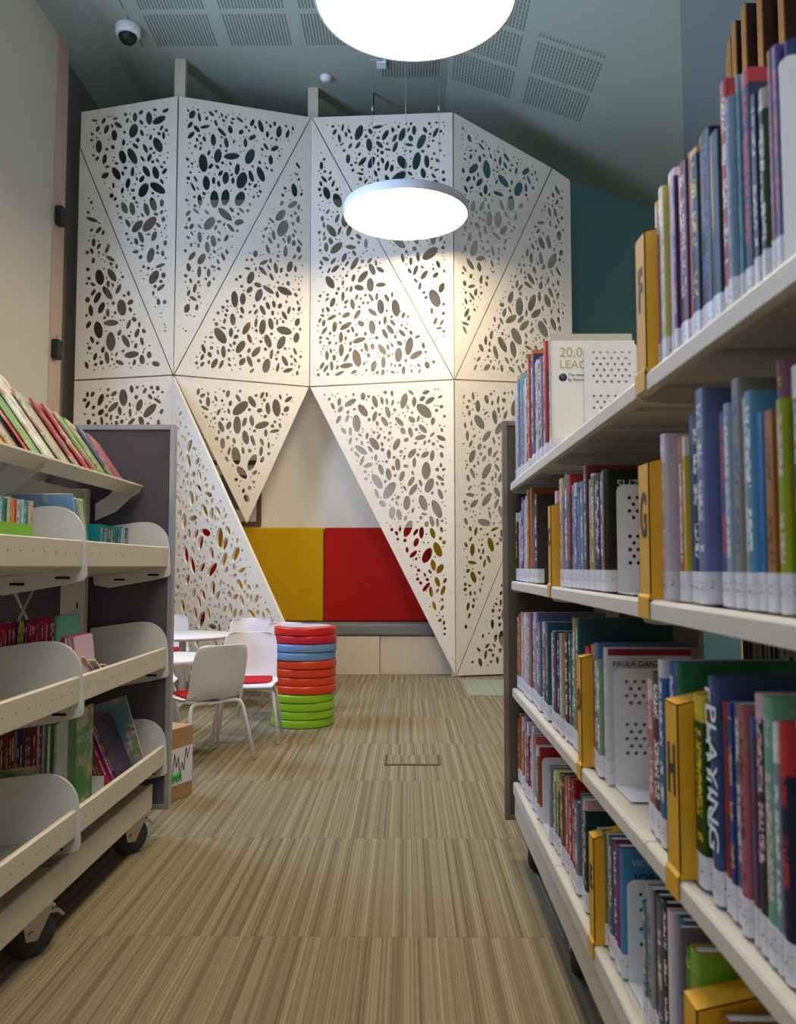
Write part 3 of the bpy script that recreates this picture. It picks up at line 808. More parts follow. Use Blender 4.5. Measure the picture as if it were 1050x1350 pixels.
def bookend(y, z0, x0, w, h, label):
    t = empty('bookend', (x0, y, z0), label=label, cat='bookend', group='white perforated bookends on the right bookcase')
    R = .016
    out = [(0, 0), (w, 0), (w, h - R)] + arc(w - R, h - R, R, 0, PI / 2)[1:] + arc(R, h - R, R, PI / 2, PI)
    H = []
    n = 5 if w < .13 else 6; sp = (w - .05) / (n - 1)
    def rows(z, k):
        for i in range(k):
            for j in range(n - (i % 2)):
                cx = .03 + j * sp + (sp / 2 if i % 2 else 0) - .003; cz = z - i * sp * .82
                H.append([(cx + .0042 * math.cos(q * PI / 5), cz + .0042 * math.sin(q * PI / 5)) for q in range(10)])
    rows(h - .028, 4); rows(h * .52, 5 if h > .2 else 3)
    if h > .3: rows(h - .028 - 4 * sp * .82, 2)
    M = frame_matrix((0, 0, 0), (1, 0, 0), (0, 0, 1))
    sheet('perforated_plate', out, H, .0015, M_WHITE, M, t)
    MB().box((0, -.12, .0002), (w, -.0008, .0016)).build('foot_plate', M_WHITE, t)
    return t
ROWS = {
 'top_far': [(3.2808,0.0833,0.353,'cfd6c2','cream'),(3.1781,0.1012,0.357,'e8e8ec','white'),(3.0786,0.0841,0.397,'7fb0d8','pale blue'),(3.0113,0.0701,0.339,'c9c9d2','grey'),(2.9143,0.0947,0.357,'eeeef2','white'),(2.8029,0.0876,0.411,'d9693a','orange'),(2.7371,0.0664,0.381,'5d6f98','slate blue'),(2.6674,0.071,0.344,'dfe0ea','white'),(2.585,0.0819,0.334,'8d83b8','lilac'),(2.4259,0.1486,0.359,'efe9d6','cream')],
 'top_near': [(1.3903,0.0216,0.298,'6a3f78','purple'),(1.3812,0.0099,0.277,'d77c9a','pink'),(1.369,0.011,0.289,'f0e6d8','cream'),(1.3509,0.0167,0.305,'f3f3f3','white'),(1.339,0.0117,0.299,'e8d27a','pale yellow'),(1.3027,0.035,0.314,'dfe3ee','pale blue'),(1.2898,0.012,0.294,'6c4a86','violet'),(1.2777,0.0117,0.293,'5f9fc8','sky blue'),(1.2402,0.037,0.296,'6e2230','maroon'),(1.2268,0.0118,0.301,'d0705a','salmon'),(1.1946,0.0313,0.293,'1d2740','navy'),(1.1503,0.0428,0.299,'20242c','black'),(1.1168,0.0334,0.278,'14404a','dark teal'),(1.0868,0.0244,0.331,'c5282c','red'),(1.0554,0.0222,0.289,'8fa6c0','grey blue'),(1.0432,0.0093,0.309,'6ab4c8','cyan'),(1.0156,0.0276,0.302,'3c3a66','indigo'),(1.0002,0.0172,0.258,'1f78c8','bright blue'),(0.9871,0.0128,0.252,'27305a','navy'),(0.9745,0.0125,0.246,'181d30','black'),(0.9596,0.0146,0.243,'2d4a34','dark green'),(0.9448,0.0118,0.28,'3b2f7c','indigo'),(0.9343,0.0104,0.273,'7a2350','plum'),(0.9217,0.0124,0.271,'54408c','violet'),(0.9051,0.0163,0.267,'2c3f6e','deep blue')],
 'second_far': [(3.2021,0.0747,0.261,'6a4a38','brown'),(3.098,0.1036,0.263,'a58fbe','lilac'),(3.0364,0.0581,0.306,'6b3c8a','purple'),(2.9937,0.0432,0.295,'d8d4e2','white'),(2.9344,0.0584,0.304,'e9e9f0','white'),(2.8529,0.0796,0.325,'d98a4e','orange'),(2.7666,0.0901,0.263,'d84a2c','red'),(2.7072,0.0497,0.292,'3a3a3c','charcoal')],
 'second_mid': [(2.3369,0.0396,0.267,'b9bdc8','grey'),(2.2666,0.0679,0.296,'d9b6bf','pale pink'),(2.2334,0.0337,0.282,'6c8fc0','blue'),(2.1924,0.0396,0.299,'8c8c90','grey'),(2.15,0.0426,0.293,'5a5c66','dark grey'),(2.1129,0.0323,0.261,'b7a7d2','lilac'),(2.0791,0.0334,0.264,'7888b4','slate blue'),(2.023,0.056,0.262,'7fa2c9','sky blue'),(1.9897,0.0306,0.297,'a04a3c','rust'),(1.9671,0.0242,0.269,'28304c','navy'),(1.944,0.0236,0.258,'dcc23c','yellow'),(1.908,0.0353,0.268,'9aa070','olive'),(1.851,0.0571,0.263,'23336e','royal blue'),(1.8265,0.0241,0.261,'c86a34','orange'),(1.7997,0.0266,0.262,'8fc8a4','mint'),(1.7843,0.0153,0.262,'16211c','black')],
 'second_near': [(1.3642,0.0286,0.273,'e6e4ec','white'),(1.2892,0.0183,0.256,'c46a5a','coral'),(1.2784,0.0109,0.252,'efe3c0','cream'),(1.2674,0.0107,0.253,'e6c83c','yellow'),(1.2445,0.0209,0.282,'3f72c8','blue'),(1.2171,0.0274,0.277,'20201e','black'),(1.1816,0.033,0.31,'7c84b8','lilac blue'),(1.1212,0.0201,0.264,'56589c','violet'),(1.0968,0.0222,0.271,'9fc0d2','pale blue'),(1.0623,0.0266,0.297,'8f9690','grey green'),(1.0411,0.022,0.269,'e2c4ca','pale pink'),(1.017,0.0236,0.271,'6a9ad0','sky blue'),(0.9973,0.0214,0.24,'1f7fd0','bright blue'),(0.9647,0.0218,0.237,'c87432','orange'),(0.9497,0.0099,0.292,'a07c8c','mauve'),(0.9293,0.0235,0.243,'b8c020','lime yellow'),(0.8966,0.0188,0.274,'6a3550','plum')],
 'third_far': [(3.2686,0.1711,0.274,'c63c40','red'),(3.167,0.1019,0.278,'d98a50','orange'),(3.0376,0.1291,0.289,'e6dccb','cream'),(2.9264,0.1114,0.294,'a9aab4','grey'),(2.8447,0.0819,0.295,'8f6fa4','lilac'),(2.7737,0.0706,0.306,'c9c6cc','white'),(2.6506,0.1181,0.283,'e4e4e0','white'),(2.5251,0.1256,0.289,'2e7a86','teal')],
 'third_mid': [(2.4446,0.0601,0.266,'cfc8b4','cream'),(2.3871,0.0573,0.274,'6a4c8a','purple'),(2.3279,0.0595,0.273,'c8d4e2','pale blue'),(2.2758,0.052,0.28,'2c3860','navy'),(2.2303,0.0453,0.285,'7a2230','maroon'),(2.1786,0.052,0.284,'3f8a90','teal'),(2.1023,0.0736,0.328,'2a6a6c','deep teal'),(1.9772,0.0464,0.27,'b8343a','red'),(1.9326,0.0443,0.279,'d8843c','orange'),(1.8933,0.0391,0.286,'5f86b8','blue'),(1.82,0.0737,0.283,'d5d8de','white')],
 'third_near': [(1.4775,0.0384,0.26,'c87a6a','salmon'),(1.4279,0.0461,0.278,'5a3a24','brown'),(1.3643,0.0587,0.304,'3f7cc4','blue'),(1.3376,0.0259,0.306,'3f7c62','green'),(1.2175,0.0435,0.272,'2c4a26','dark green'),(1.1623,0.0517,0.304,'4a6a9c','blue green'),(1.129,0.0277,0.277,'c02c2c','red'),(1.1142,0.0148,0.281,'2c3a8c','royal blue'),(1.0927,0.0215,0.282,'6c7280','grey'),(1.0668,0.0247,0.283,'d0788c','pink'),(1.0532,0.0146,0.273,'17181c','black'),(1.041,0.0123,0.274,'6a4468','plum'),(0.9864,0.0519,0.306,'8fc4a4','mint'),(0.9674,0.0202,0.28,'9fa6d0','lilac'),(0.9426,0.0247,0.285,'1c2a4c','navy'),(0.9293,0.0134,0.288,'c6ccd6','silver')],
 'bottom_far': [(3.3448,0.1024,0.224,'a8a49a','grey'),(3.2211,0.1244,0.232,'c8963c','ochre'),(3.1054,0.1155,0.256,'d2743a','orange'),(2.9978,0.1075,0.278,'8c90a0','grey'),(2.8849,0.1152,0.264,'8a4c8c','violet'),(2.8155,0.0721,0.247,'b8a8cc','lilac'),(2.7426,0.0753,0.227,'7c9440','olive')],
 'bottom_mid': [(2.4448,0.0876,0.22,'a2a6a0','grey'),(2.3689,0.0768,0.229,'6c7c50','olive'),(2.3017,0.0674,0.242,'9a5a3c','brown'),(2.2478,0.0548,0.246,'d07884','pink'),(2.1613,0.0858,0.27,'b42a30','red'),(2.0768,0.0872,0.252,'8f959c','grey'),(2.048,0.03,0.257,'3c7a70','teal'),(2.0121,0.0363,0.259,'20463c','dark green'),(1.8773,0.0444,0.226,'dcd4bc','cream'),(1.8441,0.0335,0.235,'6c8c7c','sage'),(1.815,0.0294,0.241,'d8c040','yellow'),(1.7815,0.0341,0.242,'3c6c9c','blue'),(1.7521,0.0301,0.243,'b8384c','crimson'),(1.718,0.0343,0.248,'8a4a9c','purple')],
 'bottom_near': [(1.532,0.0292,0.207,'4a7f9c','steel blue'),(1.4636,0.0645,0.248,'3c2c24','dark brown'),(1.4302,0.0329,0.251,'6f7478','grey'),(1.4024,0.028,0.261,'23262a','black'),(1.3475,0.0543,0.256,'4c80b4','blue'),(1.3336,0.0141,0.252,'8c9296','grey'),(1.3022,0.0333,0.23,'5a9a34','green'),(1.2707,0.0316,0.243,'8cc43c','lime')],
}
def run(key, z, place, start=1, zlim=None, only=None):
    """builds one run of books; place: text naming the landmark the books are counted from"""
    rows = ROWS[key] if only is None else ROWS[key][only[0]:only[1]]
    prev = None; k = start; last = None
    for (y, t, h, c, nm) in rows:
        hi = y + t
        if prev is None: hi = min(hi, 3.232)
        else: hi = min(hi, prev) if prev - hi < .012 else hi
        if hi - y < .006: continue
        prev = y
        n = max(1, round((hi - y) / .034)); h = min(h, zlim or 9)
        tt = (hi - y) / n
        for i in range(n):
            cc, cn = (c, nm)
            if i != n - 1 and random.random() < .5: cc, cn = random.choice(FILL)
            hh = h if i == n - 1 else max(.17, h - random.choice((0, 0, .004, .012, .03)))
            b = make_book('library_book', hi - (i + 1) * tt, tt, hh, min(.24, hh * random.uniform(.68, .74)), jitter(cc, .06), X=.425 + random.uniform(-.004, .006), z0=z)
            tag(b, '%s book, %s %s' % (cn, ordinal(k), place), 'book', 'library books on the right bookcase'); k += 1; last = b
    return k, last
Zt, Z2, Z3, Z4 = LV['top'], LV['second'], LV['third'], LV['bottom']
k, leagues = run('top_far', Zt, 'from the far end, top shelf of right bookcase')
run('top_near', Zt, 'nearer from the F divider, top shelf of right bookcase')
k, _ = run('second_far', Z2, 'from the far end, second shelf of right bookcase')
run('second_mid', Z2, 'nearer from the slim C divider, second shelf of right bookcase')
k, suz = 0, None
_, suz = run('second_mid', Z2, '', only=(99, 99)) if False else (0, None)
run('second_near', Z2, 'nearer from the G divider, second shelf of right bookcase')
k, _ = run('third_far', Z3, 'from the far end, third shelf of right bookcase')
run('third_mid', Z3, 'from the far end, third shelf of right bookcase', start=k, only=(0, 7))
run('third_mid', Z3, 'nearer from the D divider, third shelf of right bookcase', only=(7, 99))
run('third_near', Z3, 'beyond the H divider after the bookend, third shelf, right bookcase', only=(0, 4))
run('third_near', Z3, 'nearer from the H divider, third shelf of right bookcase', only=(4, 99))
run('bottom_far', Z4, 'from the far end, bottom shelf of right bookcase')
run('bottom_mid', Z4, 'after the far bookend, bottom shelf of right bookcase', only=(0, 8))
run('bottom_mid', Z4, 'nearer from the E divider, bottom shelf of right bookcase', only=(8, 99))
run('bottom_near', Z4, 'nearer from the middle bookend, bottom shelf of right bookcase')
def cover_sheet(name, y, x0, z0, w, h, c, label, texts, band=None):
    """a book whose front cover faces the near end of the shelf; its title is lettered on it"""
    b = make_book(name, y, .014, h, w, c, X=x0, z0=z0, hard=True, mat=plain('jacket_' + c, c, .3, var=.03, scale=12))
    tag(b, label, 'book', 'library books on the right bookcase')
    for (s, size, xx, zz, col) in texts:
        M = frame_matrix((xx, -.0008, zz), (1, 0, 0), (0, 0, 1))
        text_mesh('title', s, size, plain('title_ink_' + col, col, .5), b, extrude=.0003, M=M, align='LEFT')
    if band: MB().box((0.003, -.0006, band[0]), (w, -.0001, band[1])).build('cover_band', plain('band_' + band[2], band[2], .4), b)
    return b
b = cover_sheet('library_book', 2.408, .425, Zt, .24, .334, 'f4f1ea', 'large cream book with gold 20,000 LEAGUES title behind the top bookend', [('20,000', .04, .02, .298, 'c9b27a'), ('LEAGUES', .034, .02, .262, 'c9b27a'), ('The classic story', .012, .045, .232, '3f4458'), ('by Raymond', .012, .045, .218, '3f4458')])
MB().lathe([(.001, -.0006), (.012, -.0006), (.012, -.0002)], (.03, 0, .225), 24, axis='y').build('round_emblem', plain('navy_ink', '2c3454', .5), b)
bookend(2.40, Zt, .515, .155, .325, 'large white perforated bookend standing on the top shelf')
cover_sheet('library_book', 1.768, .425, Z2, .19, .262, '14160f', 'black and green book titled SUZANNE behind the bookend beside the G divider', [('SUZANNE', .026, .02, .228, 'd8d8d0')])
bookend(1.76, Z2, .442, .135, .228, 'white perforated bookend beside the G divider on the second shelf')
cover_sheet('library_book', 1.80, .425, Z3, .18, .285, 'd0d2d6', 'white book titled PAULA DANZIGER with a dark red top edge', [('PAULA DANZIGER', .0165, .012, .252, '30303a')], band=(.27, .284, '8c1c20'))
bookend(1.79, Z3, .437, .14, .245, 'white perforated bookend in front of the PAULA DANZIGER book')
cover_sheet('library_book', 2.71, .425, Z4, .16, .232, 'b01c34', 'small crimson book behind the farthest bookend of the bottom shelf', [])
bookend(2.70, Z4, .428, .13, .205, 'white perforated bookend in the far part of the bottom shelf')
cover_sheet('library_book', 1.70, .425, Z4, .17, .247, '4a90c0', 'light blue book titled VICTORIA JORDAN behind the bottom shelf bookend', [('VICTORIA', .017, .02, .222, 'c8dCe8'.lower()), ('JORDAN', .026, .024, .193, '1c2c4c')])
bookend(1.69, Z4, .432, .14, .195, 'white perforated bookend beside the light blue VICTORIA book on the bottom shelf')
divider(1.412 - .03, Zt, 'F', 'tall yellow shelf divider with a black letter F on the top shelf', .055, .262)
divider(1.385, Z2, 'G', 'yellow shelf divider with a large black letter G on the second shelf', .06, .25)
divider(2.335, Z2, 'C', 'narrow yellow divider with a letter C on the second shelf', .04, .247)
divider(1.952, Z3, 'D', 'yellow divider with a letter D in the middle of the third shelf', .042, .27)
divider(1.262, Z3, 'H', 'yellow divider with a big black letter H on the third shelf', .058, .275)
divider(1.848, Z4, 'E', 'yellow divider with a black letter E on the bottom shelf', .045, .245)
for y_, t_, h_, c_, lb in ((1.165, .03, .2, 'b8741c', 'mustard brown book just nearer than the plain divider on the bottom shelf'), (1.11, .035, .185, '1c2c58', 'navy book second nearer than the plain divider on the bottom shelf'), (1.075, .03, .19, '1a2440', 'dark blue book third nearer than the plain divider on the bottom shelf')):
    tag(make_book('library_book', y_, t_, h_, .15, c_, X=.43, z0=Z4), lb, 'book', 'library books on the right bookcase')
divider(1.0, Z4, '', 'small plain yellow divider nearest the camera on the bottom shelf', .05, .16)
bookend(.893, Zt, .412, .15, .24, 'white perforated bookend at the near end of the top shelf')
divider(1.205, Z4, '', 'plain yellow divider at the near end of the bottom shelf', .055, .215)
# titles on single near spines
def spine_title(book_label, s, size, col, zz, dy=0):
    for o in D.objects:
        if o.get('label', '').startswith(book_label) :
            t = max(v.co.y for v in o.data.vertices)
            M = frame_matrix((-.0032, t / 2 + dy, zz), (0, 0, -1), (0, -1, 0))
            text_mesh('spine_title', s, size, plain('spine_ink_' + col, col, .5), o, extrude=.0003, M=M)
            return
spine_title('blue green book, second nearer from the H divider', 'PLAYING', .05, 'f0f2f4', .19)
spine_title('blue green book, third nearer from the H divider', 'PLAYING', .05, 'f0f2f4', .17)
# books standing on the far side of the double bookcase
random.seed(31)
y = 2.30; i = 1
bc = [('2a2622', 'dark brown'), ('c8c0ac', 'cream'), ('2c2f3c', 'dark blue'), ('1d5a8c', 'blue'), ('7a6c58', 'khaki'), ('20201f', 'black'), ('5a2422', 'dark red')]
while y > 1.5:
    t_ = random.uniform(.02, .04); c_, n_ = random.choice(bc); h = random.uniform(.26, .33)
    if y - t_ < 1.47: break
    o = make_book('library_book', -t_ / 2, t_, h, .17, c_, X=0, z0=0)
    o.matrix_world = Matrix.Translation((1.08, y - t_ / 2, Z3 + .0008)) @ Matrix.Rotation(PI, 4, 'Z')
    tag(o, '%s book, %s from the far post, glimpsed on the back side of right bookcase' % (n_, ordinal(i)), 'book', 'books on the back side of the right bookcase')
    y -= t_ + random.choice((0, 0, .004)); i += 1

# ------------------------------------------------------------------ left mobile shelving
lu = empty('mobile_bin_shelving', (-1.36, 2.5, 0), label='white mobile shelving with sloping book bins at the left of the aisle', cat='bookcase')
LM = Matrix.Translation((1.36, -2.5, 0))
LJ = [3.46, 2.55, 1.64]
LIP = {'upper': 1.18, 'middle': .768, 'lower': .372}
for s in (1, -1):
    def LX(x): return x if s > 0 else -2.72 - x
    for i in range(2):
        a, b = LJ[i + 1] + .004, LJ[i] - .004
        for nm, zt in LIP.items():
            zb = zt - .078
            fl = MB().prism([(LX(-1.0), zb + .002), (LX(-1.31), zb - .042), (LX(-1.31), zb - .046), (LX(-1.0), zb - .003)], a, b)
            fl.prism([(LX(-1.306), zb - .045), (LX(-1.31), zb - .045), (LX(-1.31), zb + .03), (LX(-1.306), zb + .03)], a, b)
            sh = fl.build('bin_shelf', M_STEEL, lu, M=LM)
            l = MB().prism([(LX(-.998), zb - .003), (LX(-.994), zb), (LX(-.992), zt - .003), (LX(-.996), zt), (LX(-1.006), zt), (LX(-1.01), zt - .004), (LX(-1.01), zb - .003)], a, b)
            l.build('front_lip', M_STEELL, sh)
            ho = MB()
            for q in range(12):
                yy = a + .06 + q * (b - a - .12) / 11
                ho.lathe([(.001, 0), (.0028, 0)], (LX(-.9915), yy, (zt + zb) / 2), 8, axis='x')
            ho.build('hole_row', M_DARK, sh)
            for yy in ((a - .002, b - .001)):
                P = [(-1.30, zt - .155), (-1.235, zt - .168)] + [(-1.06, zt - .138)] + arc(-.998, zt - .105, .018, -PI / 2 + .2, -.05, 4) + [(-.986, zt + .0)] + arc(-1.085, zt + .008, .097, .02, PI / 2, 9) + [(-1.12, zt + .104), (-1.31, zt + .078)]
                MB().prism([(LX(x), z) for x, z in P], yy, yy + .003).build('end_plate', M_BIN, sh, bevel=.0012)
            for x in (-1.03, -1.17):
                sl = MB().box((min(LX(x), LX(x - .045)), b - .0035, zb - .04 + (x + 1.03) * .14), (max(LX(x), LX(x - .045)), b - .0022, zb - .032 + (x + 1.03) * .14))
                sl.build('plate_slot', M_DARK, sh)
        # sloping display shelf
        dpoly = [(-1.10, 1.431), (-1.102, 1.438), (-1.152, 1.404), (-1.287, 1.595), (-1.291, 1.593), (-1.152, 1.397)]
        ds = MB().prism([(LX(x), z) for x, z in dpoly], a, b).build('display_shelf', M_STEELL, lu, M=LM)
        for yy in (a, b - .003):
            MB().prism([(LX(x), z) for x, z in ((-1.108, 1.428), (-1.115, 1.41), (-1.155, 1.385), (-1.21, 1.33), (-1.3, 1.29), (-1.3, 1.36), (-1.24, 1.40), (-1.2, 1.46), (-1.152, 1.398))], yy, yy + .003).build('bracket', M_BIN, ds, bevel=.001)
        MB().box((min(LX(-1.30), LX(-1.312)), a, 1.17), (max(LX(-1.30), LX(-1.312)), b - .12, 1.402)).build('back_rail', M_STEEL, lu, M=LM, bevel=.002)
        MB().box((min(LX(-1.02), LX(-1.035)), a - .003, .138), (max(LX(-1.02), LX(-1.035)), b + (-.06 if i == 0 else 0), .232)).build('plinth', M_STEEL, lu, M=LM, bevel=.003)
for i in range(2):
    a, b = LJ[i + 1] + .004, LJ[i] - .004
    MB().box((-1.68, a, .205), (-1.037, b - .06, .225)).build('base_tray', M_STEEL, lu, M=LM)
for yy in (3.42, 2.55, 1.66):
    MB().box((-1.415, yy - .018, .15), (-1.315, yy + .018, 1.42)).build('upright', M_STEEL, lu, M=LM, bevel=.002)
    g = MB()
    for z in (.45, .93, 1.3): g.box((-1.348, yy - .0195, z), (-1.342, yy - .0175, z + .025))
    g.build('slot_row', M_DARK, lu, M=LM)
ep = MB().box((-1.72, 3.475, .13), (-.997, 3.497, 1.675)).build('end_panel', M_PANELF, lu, M=LM)
g = MB()
for a, b in (((-.997, 3.468, .11), (-.975, 3.503, 1.697)), ((-1.742, 3.468, .11), (-1.72, 3.503, 1.697)), ((-1.72, 3.468, 1.675), (-.997, 3.503, 1.697)), ((-1.72, 3.468, .11), (-.997, 3.503, .13))): g.box(a, b)
g.build('frame', M_ALU, ep, bevel=.002)
for a, b in (((-1.365, 2.6, .59), (-1.365, 3.35, 1.31)), ((-1.372, 2.6, 1.31), (-1.372, 3.35, .59))):
    MB().tube([a, b], .0045, 8).build('cross_brace', M_CHROME, lu, M=LM)
for y in (3.27, 2.42, 1.75):
    for x in (-1.07, -1.63): castor(lu, LM, x, y, 1, .07)

# ------------------------------------------------------------------ contents of the left bins
def thin_books(name, y0, y1, n, X, z0, h, d, cols, place, group, sticker=False, lean=0, jit=.003, alt=None):
    t = (y1 - y0) / n
    for i in range(n):
        c_, n_ = cols[i] if len(cols) >= n else cols[i % len(cols)]
        o = make_book(name, y0 + i * t, t, h + random.uniform(-jit, jit), d, jitter(c_, .08), X=0, z0=0, hard=False, sticker=sticker)
        o.matrix_world = Matrix.Translation((X, y0 + i * t, z0 + .002)) @ Matrix.Rotation(PI, 4, 'Z') @ Matrix.Translation((0, -t, 0)) @ Matrix.Rotation(-lean, 4, 'X')
        tag(o, '%s %s, %s %s' % (n_, 'thin book' if name == 'booklet' else 'book', ordinal(i + 1), place), 'book', group)
        if alt: alt(o, t, h)
U, MI, LO = 1.098, .69, .292
random.seed(5)
def green_foot(o, t, h):
    MB().prism([(-.0018, -.0002), (-.0018, t - .0002), (.02, t - .0002), (.02, -.0002)], .001, h * .66, 'z').build('green_lower_spine', plain('leaf_green', '8ccf3c', .4, var=.2, scale=120), o)
thin_books('booklet', 2.10, 2.335, 17, -1.055, U - .008, .19, .135, [('e8541c', 'orange-red topped'), ('e6e6ea', 'white topped'), ('9cc4e6', 'pale blue topped'), ('b8d0e0', 'grey-blue topped'), ('58b8c8', 'turquoise topped'), ('2c8a6c', 'dark green topped'), ('c9c8b4', 'beige topped'), ('e0b89c', 'peach topped'), ('f09848', 'orange topped')], 'from the left of the green set, upper left bin', 'green and white thin books in the upper left bin', alt=green_foot)
thin_books('booklet', 2.20, 2.50, 12, -1.185, U - .028, .225, .12, [('23262c', 'black'), ('d8dade', 'white'), ('2c3848', 'navy'), ('c2c8d0', 'pale grey'), ('3c8478', 'teal'), ('30343a', 'dark grey')], 'from the left behind the green set, upper left bin', 'dark thin books at the back of the upper left bin')
thin_books('booklet', 2.70, 2.77, 5, -1.05, U - .008, .24, .15, [('8fbfe6', 'light blue'), ('b8d8a0', 'pale green'), ('c8dc5c', 'lime'), ('a8d8b0', 'mint'), ('88b8a0', 'sage')], 'of the leaning pastel group in the upper left bin', 'leaning pastel books in the upper left bin', lean=.35)
thin_books('booklet', 2.835, 3.13, 27, -1.05, U - .008, .152, .12, [('157a86', 'teal')] * 20 + [('e6e0cc', 'cream'), ('157a86', 'teal'), ('e8e8e4', 'white'), ('157a86', 'teal'), ('157a86', 'teal'), ('14224a', 'navy'), ('5c9cd8', 'bright blue')], 'from the left in the teal set, upper left bin', 'teal thin books in the upper left bin')
def thin_row(x0, x1, n, Y, z0, dz, h, d, cols, place, group, lean=0, jit=.003, foot=None):
    """books filed across the bin, spines towards the near end; x0 is the back, x1 the aisle side"""
    t = (x1 - x0) / n
    for i in range(n):
        c_, n_ = cols[i % len(cols)]
        o = make_book('booklet', 0, t, h + random.uniform(-jit, jit), d, jitter(c_, .08), X=0, z0=0, hard=False, sticker=False)
        if foot: foot(o, t, h)
        M = Matrix.Translation((x0 + (i + 1) * t, Y + random.uniform(-.003, .003), z0 + dz * i / n + .002))
        o.matrix_world = M @ Matrix.Rotation(-lean, 4, 'Y') @ Matrix.Rotation(PI / 2, 4, 'Z')
        tag(o, '%s thin book, %s %s' % (n_, ordinal(i + 1), place), 'book', group)
def banded(o, t, h):
    MB().prism([(-.0016, -.0003), (-.0016, t - .0003), (.02, t - .0003), (.02, -.0003)], h * .52, h * .66, 'z').build('cream_band', plain('cream_band', 'c9b98c', .4, var=.2, scale=90), o)
mg = [('b8104c', 'magenta'), ('c41c54', 'crimson pink'), ('8c3c7c', 'purple'), ('c01450', 'deep pink')]
mag = [random.choice(mg) for _ in range(34)]
mag[13] = ('2c3c64', 'navy'); mag[14] = ('30446c', 'navy'); mag[15] = ('d8cc20', 'yellow'); mag[16] = ('d4c828', 'yellow'); mag[17] = ('2c3c64', 'navy')
mag[32] = ('3c8c84', 'teal'); mag[33] = ('5cb09c', 'sea green')
thin_row(-1.29, -1.075, 34, 2.575, MI - .042, .03, .268, .17, mag, 'from the back of the magenta row, middle left bin', 'magenta thin books in the middle left bin')
thin_row(-1.055, -1.012, 7, 2.60, MI - .006, .004, .195, .15, [('c80c6c', 'hot pink'), ('c80c6c', 'hot pink'), ('ececf2', 'white'), ('d890b8', 'rose'), ('e8d8e8', 'pale pink'), ('c868a0', 'pink'), ('d8c8dc', 'lilac')], 'in the small pink group by the lip, middle left bin', 'pink thin books against the lip of the middle left bin', lean=.12)
def face_book(x, y, z, w, h, t, c, M, label, group, text=None, name='picture_book'):
    """book lying in its own plane: local x = width, z = height, y = thickness; cover faces -y"""
    g = MB().box((0, 0, 0), (w, t, h)); o = g.build(name, M_ART, bevel=.0012); o.color = lin(c)
    MB().box((.002, .0012, .001), (w + .0004, t - .0012, h + .0004)).build('page_block', M_PAGE, o)
    if text:
        for s_, sz, tx, tz, cc in text:
            text_mesh('title', s_, sz, plain('ink_' + cc, cc, .5), o, extrude=.0003, M=frame_matrix((tx, -.0006, tz), (1, 0, 0), (0, 0, 1)), align='LEFT')
    o.matrix_world = Matrix.Translation((x, y, z)) @ M
    tag(o, label, 'book', group); return o
RX = lambda a: Matrix.Rotation(a, 4, 'X'); RY = lambda a: Matrix.Rotation(a, 4, 'Y'); RZ = lambda a: Matrix.Rotation(a, 4, 'Z')
# books leaning against the far plates, covers towards the near end
o = face_book(-1.235, 2.668, U - .02, .19, .262, .006, '8fbce8', RX(.33), 'light blue book with a dark red word on its cover, upper left bin', 'leaning pastel books in the upper left bin', [('Mac', .05, .085, .15, '8c2c5c')])
lean_cols = [('3c9c8c', 'teal patterned'), ('d8a02c', 'orange and yellow'), ('b0c4c0', 'grey-green'), ('c82c28', 'bright red'), ('c8a0a4', 'dusty pink'), ('9ca8ac', 'pale grey')]
for i, (c_, n_) in enumerate(lean_cols):
    face_book(-1.21 + .012 * (i % 3), 2.78 + .055 * i, MI + .0, .18, .24 - .012 * i, .006, c_, RX(.95 + .05 * i), '%s book sliding flat, %s of the fan in the middle left bin' % (n_, ORD[i + 1]), 'fanned books in the middle left bin')
red = [('8c2c24', 'dark red'), ('6c3c2c', 'brown'), ('2c3c7c', 'blue'), ('8c2024', 'red'), ('a8887c', 'beige')]
rr = [red[k] for k in (0, 3, 0, 1, 3, 0, 4, 2, 2, 1, 2, 3, 0, 3)]
thin_row(-1.25, -1.135, 14, 2.575, LO - .036, .016, .335, .18, rr, 'from the back of the reddish row, lower left bin', 'reddish thin books in the lower left bin', foot=banded)
thin_row(-1.135, -1.085, 6, 2.58, LO - .018, .006, .335, .18, [('d0d0d4', 'white'), ('5c3c7c', 'purple'), ('c8ccd0', 'white'), ('3c8c3c', 'green'), ('d0d4d4', 'white'), ('3c7c3c', 'green')], 'right of the reddish row in the lower left bin', 'white and green thin books in the lower left bin')
face_book(-1.075, 2.585, LO - .012, .165, .335, .008, '9cb4a8', RZ(1.66) @ RX(0), 'grey-green book with its cover turned out in the lower left bin', 'covers turned out in the lower left bin')
face_book(-1.085, 2.765, LO - .012, .16, .345, .008, '2c8c44', RZ(1.6) @ RX(0), 'green book with white lettering turned out in the lower left bin', 'covers turned out in the lower left bin', [('RICKY', .034, .02, .30, 'd8e4dc'), ('ROCKET', .034, .02, .245, 'd8e4dc')])
face_book(-1.33, 2.56, LO - .03, .1, .24, .005, '3c7c5c', RY(.3), 'dark green picture book at the left edge of the lower bin', 'covers turned out in the lower left bin')
thin_row(-1.185, -1.035, 14, 3.08, LO - .02, .016, .275, .17, [('4c8c6c', 'green'), ('2c3c3c', 'dark grey'), ('2c4cb8', 'bright blue'), ('3c64c8', 'blue'), ('6c3c8c', 'violet'), ('b83c28', 'red orange'), ('8c4c24', 'brown'), ('c83830', 'red'), ('6c8c2c', 'olive'), ('c82c44', 'scarlet'), ('d84c70', 'rose'), ('b0387c', 'magenta'), ('c868a8', 'pink'), ('5c4c68', 'dull plum')], 'from the left of the leaning bright row, lower left bin', 'leaning bright thin books in the lower left bin', lean=.42)
